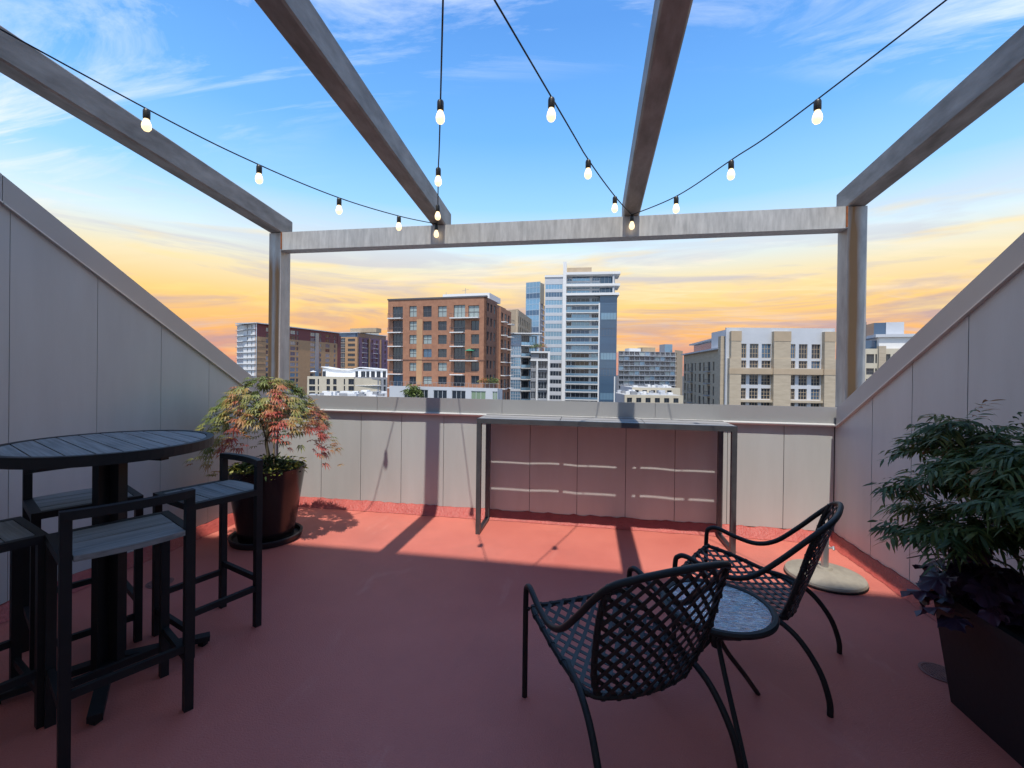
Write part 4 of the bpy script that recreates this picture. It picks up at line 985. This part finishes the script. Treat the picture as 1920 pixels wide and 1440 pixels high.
city_wall(b, f2, ZG, zs2, [r for r in rs if r[3] < zs2 - .4], 'beige', .35, name='side_wall', wins=ws)
for k in range(8):
    zz = Z(443) - fh * (k - 1) - 2.5
    if zz < zs2 - 3:
        for q in (2, 6): balcony(b, f2, 1.0 + q * (f2.W - 2) / 9 - .3, 1.0 + q * (f2.W - 2) / 9 + 2.6, zz, 1.0, slab='mgrey')
fbox(b, f2, 0, zs2, f2.W * .93, zs2 + .4, .9, -6, 'lgrey', 'eave'); fbox(b, f2, 3, zs2 + .4, f2.W * .9, zs2 + 3.2, -2.5, -9, 'g_blue', 'set_back_storey'); fbox(b, f2, 2, zs2 + 3.2, f2.W * .93, zs2 + 3.6, -1.2, -9, 'lgrey', 'upper_eave')
fbox(b, f2, f2.W - 3.4, ZG, f2.W - 1.2, Z(215), .8, -1, 'beige', 'corner_pier')
body(b, [f2.A - f2.n * .5, f.A - f.n * 1.5 - f2.n * .5, f.B - f.n * 1.5, f.B - f.n * 30, f2.A - f2.n * 26], ZG, zs2 - .2, 'beige', roof='roofgravel')
body(b, [f.P(U(740), 0, -1.4), f.P(U(1275), 0, -1.4), f.P(U(1275), 0, -14), f.P(U(740), 0, -14)], zs2 - .3, ztb - .1, 'lgrey', 'upper_body', roof='white')

# --- building beyond the right post
f = Fac.px(1618, 128, 1760, 122); b = bld('far_right_building', 'beige and white block with a blue glass rooftop box', f); Z = lambda y: f.uz(*z5(1600, y))[1]; U = lambda x: f.uz(*z5(x, 350))[0]
zt = Z(290); rs = []
for x0, x1 in ((1500, 1545), (1552, 1562), (1612, 1640), (1655, 1690), (1710, 1745), (1760, 1790)):
    for y0, y1 in ((322, 375), (405, 442), (468, 500), (520, 560)): rs.append((U(x0), Z(y1), U(x1), Z(y0)))
city_wall(b, f, ZG, zt, rs, 'cream', .35, wins=[GD, (2, 2, 'dgrey', 'g_dark')])
fbox(b, f, U(1568), ZG, U(1610), Z(275), .5, -1, 'beige', 'pier')
fbox(b, f, U(1585), zt, U(1900), Z(222), -1.5, -14, 'white', 'upper_storey'); fbox(b, f, U(1560), Z(222), U(1900), Z(205), -.8, -15, 'lgrey', 'upper_eave'); fbox(b, f, U(1505), zt, U(1584), Z(238), -3, -14, 'g_blue', 'glazed_wing')
fbox(b, f, U(1648), Z(205), U(1756), Z(130), -4, -11, 'lgrey', 'rooftop_box'); fbox(b, f, U(1577), Z(205), U(1647), Z(131), -4.2, -11, 'g_blue', 'rooftop_glass_box')
fbox(b, f, U(1526), zt, U(1530), Z(125), -4, -4.2, 'dgrey', 'mast')
body(b, back(f, 16), ZG, zt - .2, 'cream')

# --- long orange brick block on the left
f = Fac.px(479, 232, 636, 292); b = bld('long_orange_building', 'long tan brick block with blue glass window strips and red top', f); zt = f.uz(560, 616)[1]
fh = 11.0 * 232 / 829; nf = 13; rs, ws = [], []
W = f.W
for k in range(nf):
    z = zt - 1.2 - fh * (k + 1)
    for q, u in enumerate((.10, .235, .36, .43, .60, .72, .80, .92)):
        rs.append((W * u, z + .6, W * u + (3.6 if q in (1, 2, 4, 6) else 1.5), z + fh - .35)); ws.append((2, 1, 'mgrey', random.choice(('g_sky', 'g_blue', 'g_dark'))))
city_wall(b, f, ZG, zt - fh * 2.2, [r for r in rs if r[3] < zt - fh * 2.2], 'orange', .25, wins=[w_ for r, w_ in zip(rs, ws) if r[3] < zt - fh * 2.2])
city_wall(b, f, zt - fh * 2.2, zt, [r for r in rs if r[1] > zt - fh * 2.2], 'maroon', .25, name='upper_wall', wins=ws[:16])
fbox(b, f, -.5, zt, W + .5, zt + .5, 1.0, -14, 'lgrey', 'roof_slab')
for u in (.66, .97): fbox(b, f, W * u, ZG, W * u + 3.0, zt - 1.5, .25, -.3, ('g_sky', 'maroon')[u > .9], 'glass_strip')
f2 = Fac(at(444, 680, 246), f.A); zl = zt
rs, ws = [], []
for k in range(nf):
    z = zl - fh * (k + 1)
    rs.append((.4, z + .5, f2.W * .36, z + fh - .25)); ws.append((3, 1, 'lgrey', 'g_sky'))
    for u in (.55, .78): rs.append((f2.W * u, z + .7, f2.W * u + .9, z + fh - .5)); ws.append((1, 2, 'dgrey', 'g_dark'))
city_wall(b, f2, ZG, zl, rs, 'white', .3, name='end_wall', wins=ws)
for k in range(nf): fbox(b, f2, -.8, zl - fh * (k + 1), f2.W + .2, zl - fh * (k + 1) + .22, .5, -.1, 'mgrey', 'floor_band')
for k in range(nf): fbox(b, f, .3, zt - fh * (k + 3), W * .1 - .3, zt - fh * (k + 3) + .18, .12, -.1, 'dgrey', 'floor_line')
fbox(b, f2, -.6, zl, f2.W + .4, zl + .45, .8, -10, 'lgrey', 'roof_edge')
body(b, [f2.A - f2.n * .5, f.A - f.n * .5 - f2.n * .5, f.B - f.n * .5, f.B - f.n * 18, f2.A - f2.n * 20], ZG, zt - .3, 'mgrey')
# --- red brick block with glass corner
f = Fac.px(626, 318, 668, 312); b = bld('red_brick_building', 'red brick block with glazed corner bay and setback glass top', f); zt = f.uz(650, 632)[1]; fh = 3.5; W = f.W
rs, ws = [], []
for k in range(9):
    z = zt - .6 - fh * (k + 1)
    rs.append((W * .14, z + .1, W * .50, z + fh - .1)); ws.append((5, 2, 'lgrey', 'g_dark')); rs.append((W * .62, z + .9, W * .94, z + fh - .6)); ws.append((4, 1, 'dgrey', 'g_dark'))
city_wall(b, f, ZG, zt, rs, 'orange', .3, wins=ws)
f2 = Fac(f.B, at(727, 680, 345)); rs, ws = [], []
for k in range(9):
    z = zt - .6 - fh * (k + 1)
    for q in range(7): rs.append((f2.W * (q + .15) / 7, z + .5, f2.W * (q + .15) / 7 + 2.0, z + fh - .5)); ws.append((2, 1, 'purple', random.choice(('g_dark', 'g_blue'))))
city_wall(b, f2, ZG, zt, rs, 'purple', .4, name='side_wall', wins=ws)
for q in (0.0, .36, .72): fbox(b, f2, f2.W * q, ZG, f2.W * q + 1.5, zt - .2, .5, -.2, 'orange', 'brick_pier')
for k in range(8):
    for q in (.17, .52): balcony(b, f2, f2.W * q, f2.W * q + 4, zt - .6 - fh * (k + 1) + .3, 1.2, slab='white')
for ff, o_ in ((f, -1.5), (f2, -1.6)): fbox(b, ff, .8, zt, ff.W - .3, zt + 3.0, o_, o_ - 8, 'g_blue', 'glass_storey')
fbox(b, f, -.4, zt + 3.0, W + .3, zt + 3.5, -.4, -10, 'lgrey', 'roof_slab'); fbox(b, f2, .4, zt + 3.01, f2.W, zt + 3.52, -.5, -10, 'lgrey', 'roof_slab')
fbox(b, f, W * .55, zt + 3.5, W * 1.7, zt + 6.5, -4, -10, 'tan', 'penthouse'); fbox(b, f2, f2.W * .5, zt + 3.52, f2.W * .8, zt + 6.8, -3, -9, 'cream', 'stair_tower')
body(b, [f.A - f.n * .5, f.B - f.n * .5 - f2.n * .5, f2.B - f2.n * .5, f2.B - f2.n * 20], ZG, zt - .2, 'mgrey')
# --- low cream block
f = Fac.px(576.5, 205, 664, 203); f2 = Fac.px(664.5, 204, 727, 206); b = bld('low_cream_building', 'low cream block with dark windows and white roof storey', f)
zt = f.uz(620, 706)[1]; fh = 3.0
z6r = lambda x0, y0, x1, y1: rz(f, z6, x0, y0, x1, y1)
rs = []
for y0, y1 in ((850, 910), (925, 975), (990, 1040), (1055, 1105)):
    for x0, x1 in ((900, 965), (992, 1006), (1085, 1122), (1155, 1192), (1268, 1282), (1317, 1380)): rs.append(z6r(x0, y0, x1, y1))
city_wall(b, f, ZG, zt, rs, 'cream', .35, wins=[GD, (1, 1, 'dgrey', 'g_dark'), GD])
rs = [rz(f2, z6, x0, y0, x1, y1) for y0, y1 in ((855, 915), (930, 985), (1000, 1050)) for x0, x1 in ((1412, 1467), (1487, 1535), (1556, 1625), (1638, 1665), (1690, 1712))]
zt2 = f2.uz(695, 708)[1]
city_wall(b, f2, ZG, zt2, rs, 'mgrey', .4, name='loggia_wall', wins=GD)
for y in (918, 988): fbox(b, f2, .2, f2.uz(*z6(1550, y + 5))[1], f2.W * .8, f2.uz(*z6(1550, y))[1], .5, -.1, 'white', 'balcony_edge')
body(b, [f.A - f.n * .5, f.B - f.n * .5, f2.B - f2.n * .5, f2.B - f2.n * 16, f.A - f.n * 16], ZG, min(zt, zt2) - .3, 'cream', roof='white')
f3 = Fac.px(605, 214, 727, 214); za = f3.uz(*z6(1100, 735))[1]; zb_ = zt - .3; L = b.location
rs = [rz(f3, z6, x0, 768, x1, 835) for x0, x1 in ((1045, 1078), (1390, 1420), (1450, 1497), (1505, 1540), (1556, 1598), (1615, 1658), (1680, 1715))]
city_wall(b, f3, zb_, za - .2, [r for r in rs], 'white', .3, name='roof_storey_wall', wins=GD)
mb = MB(); u = lambda x: f3.uz(*z6(x, 760))[0]; zz = lambda y: f3.uz(*z6(1300, y))[1]
def qd(a, b_, c, d): mb.add([a - L, b_ - L, c - L, d - L], [(0, 1, 2, 3)])
pts = [(u(1035), zz(722)), (u(1180), zz(745)), (u(1330), zz(752)), (u(1440), zz(722)), (u(1720), zz(745))]
for (a, za_), (c, zc_) in zip(pts[:-1], pts[1:]):
    p = [f3.P(a, za_, .6), f3.P(c, zc_, .6), f3.P(c, zc_, -9), f3.P(a, za_, -9)]
    mb.hexa([v - L - Vector((0, 0, .35)) for v in p] + [v - L for v in p])
mb.build('folded_roof', 'white', b)
body(b, [f3.P(.2, 0, -.4), f3.P(f3.W, 0, -.4), f3.P(f3.W, 0, -8), f3.P(.2, 0, -8)], zb_, zz(760), 'lgrey', 'roof_storey')
p = f.P(2.0, zt, -1.5); mb = MB(); mb.tube([(0, 0, 0), (0, 0, 2.2)], .04, 6); mb.lathe([(1.5, 2.1), (.7, 2.4), (.02, 2.6)], 8); o = mb.build('patio_umbrella', 'white', None); o.location = p; tag(o, 'pale patio umbrella on the low cream block roof', 'umbrella')

# --- near flat roof with white plant units (left), and a low roof cluster (right)
def flat_roof(label, pl, pr, d, ytop, n, seed):
    f = Fac.px(pl, d, pr, d); b = bld('flat_roof_building', label, f); random.seed(seed); zt = f.uz((pl + pr) / 2, ytop)[1]
    city_wall(b, f, ZG, zt, [(u, zt - 3.2 * (k + 1), u + 2.2, zt - 3.2 * k - 1.2) for k in range(4) for u in [1 + 4 * q for q in range(int(f.W / 4))]], 'cream', .3, wins=GD)
    body(b, back(f, 26), ZG, zt - .1, 'lgrey', roof='roofgravel')
    for k in range(n):
        u = random.uniform(.5, f.W - 3); w_ = random.uniform(.8, 3.0); o_ = -random.uniform(2, 22); h = random.uniform(.5, 1.5)
        fbox(b, f, u, zt - .1, u + w_, zt + h, o_, o_ - random.uniform(1, 2.5), random.choice(('white', 'white', 'lgrey', 'mgrey')), 'rooftop_unit')
    return f, zt
flat_roof('flat roof crowded with white plant units below the cream block', 560, 724, 150, 744, 46, 3)
flat_roof('low pale rooftops between the tower and the beige block', 1172, 1284, 190, 741, 22, 4)
f, zt = flat_roof('beige low roofs in front of the grey apartment slab', 1186, 1276, 215, 727, 12, 6)

# ------------------------------------------------------------------ a few streets trees far below would not show; done
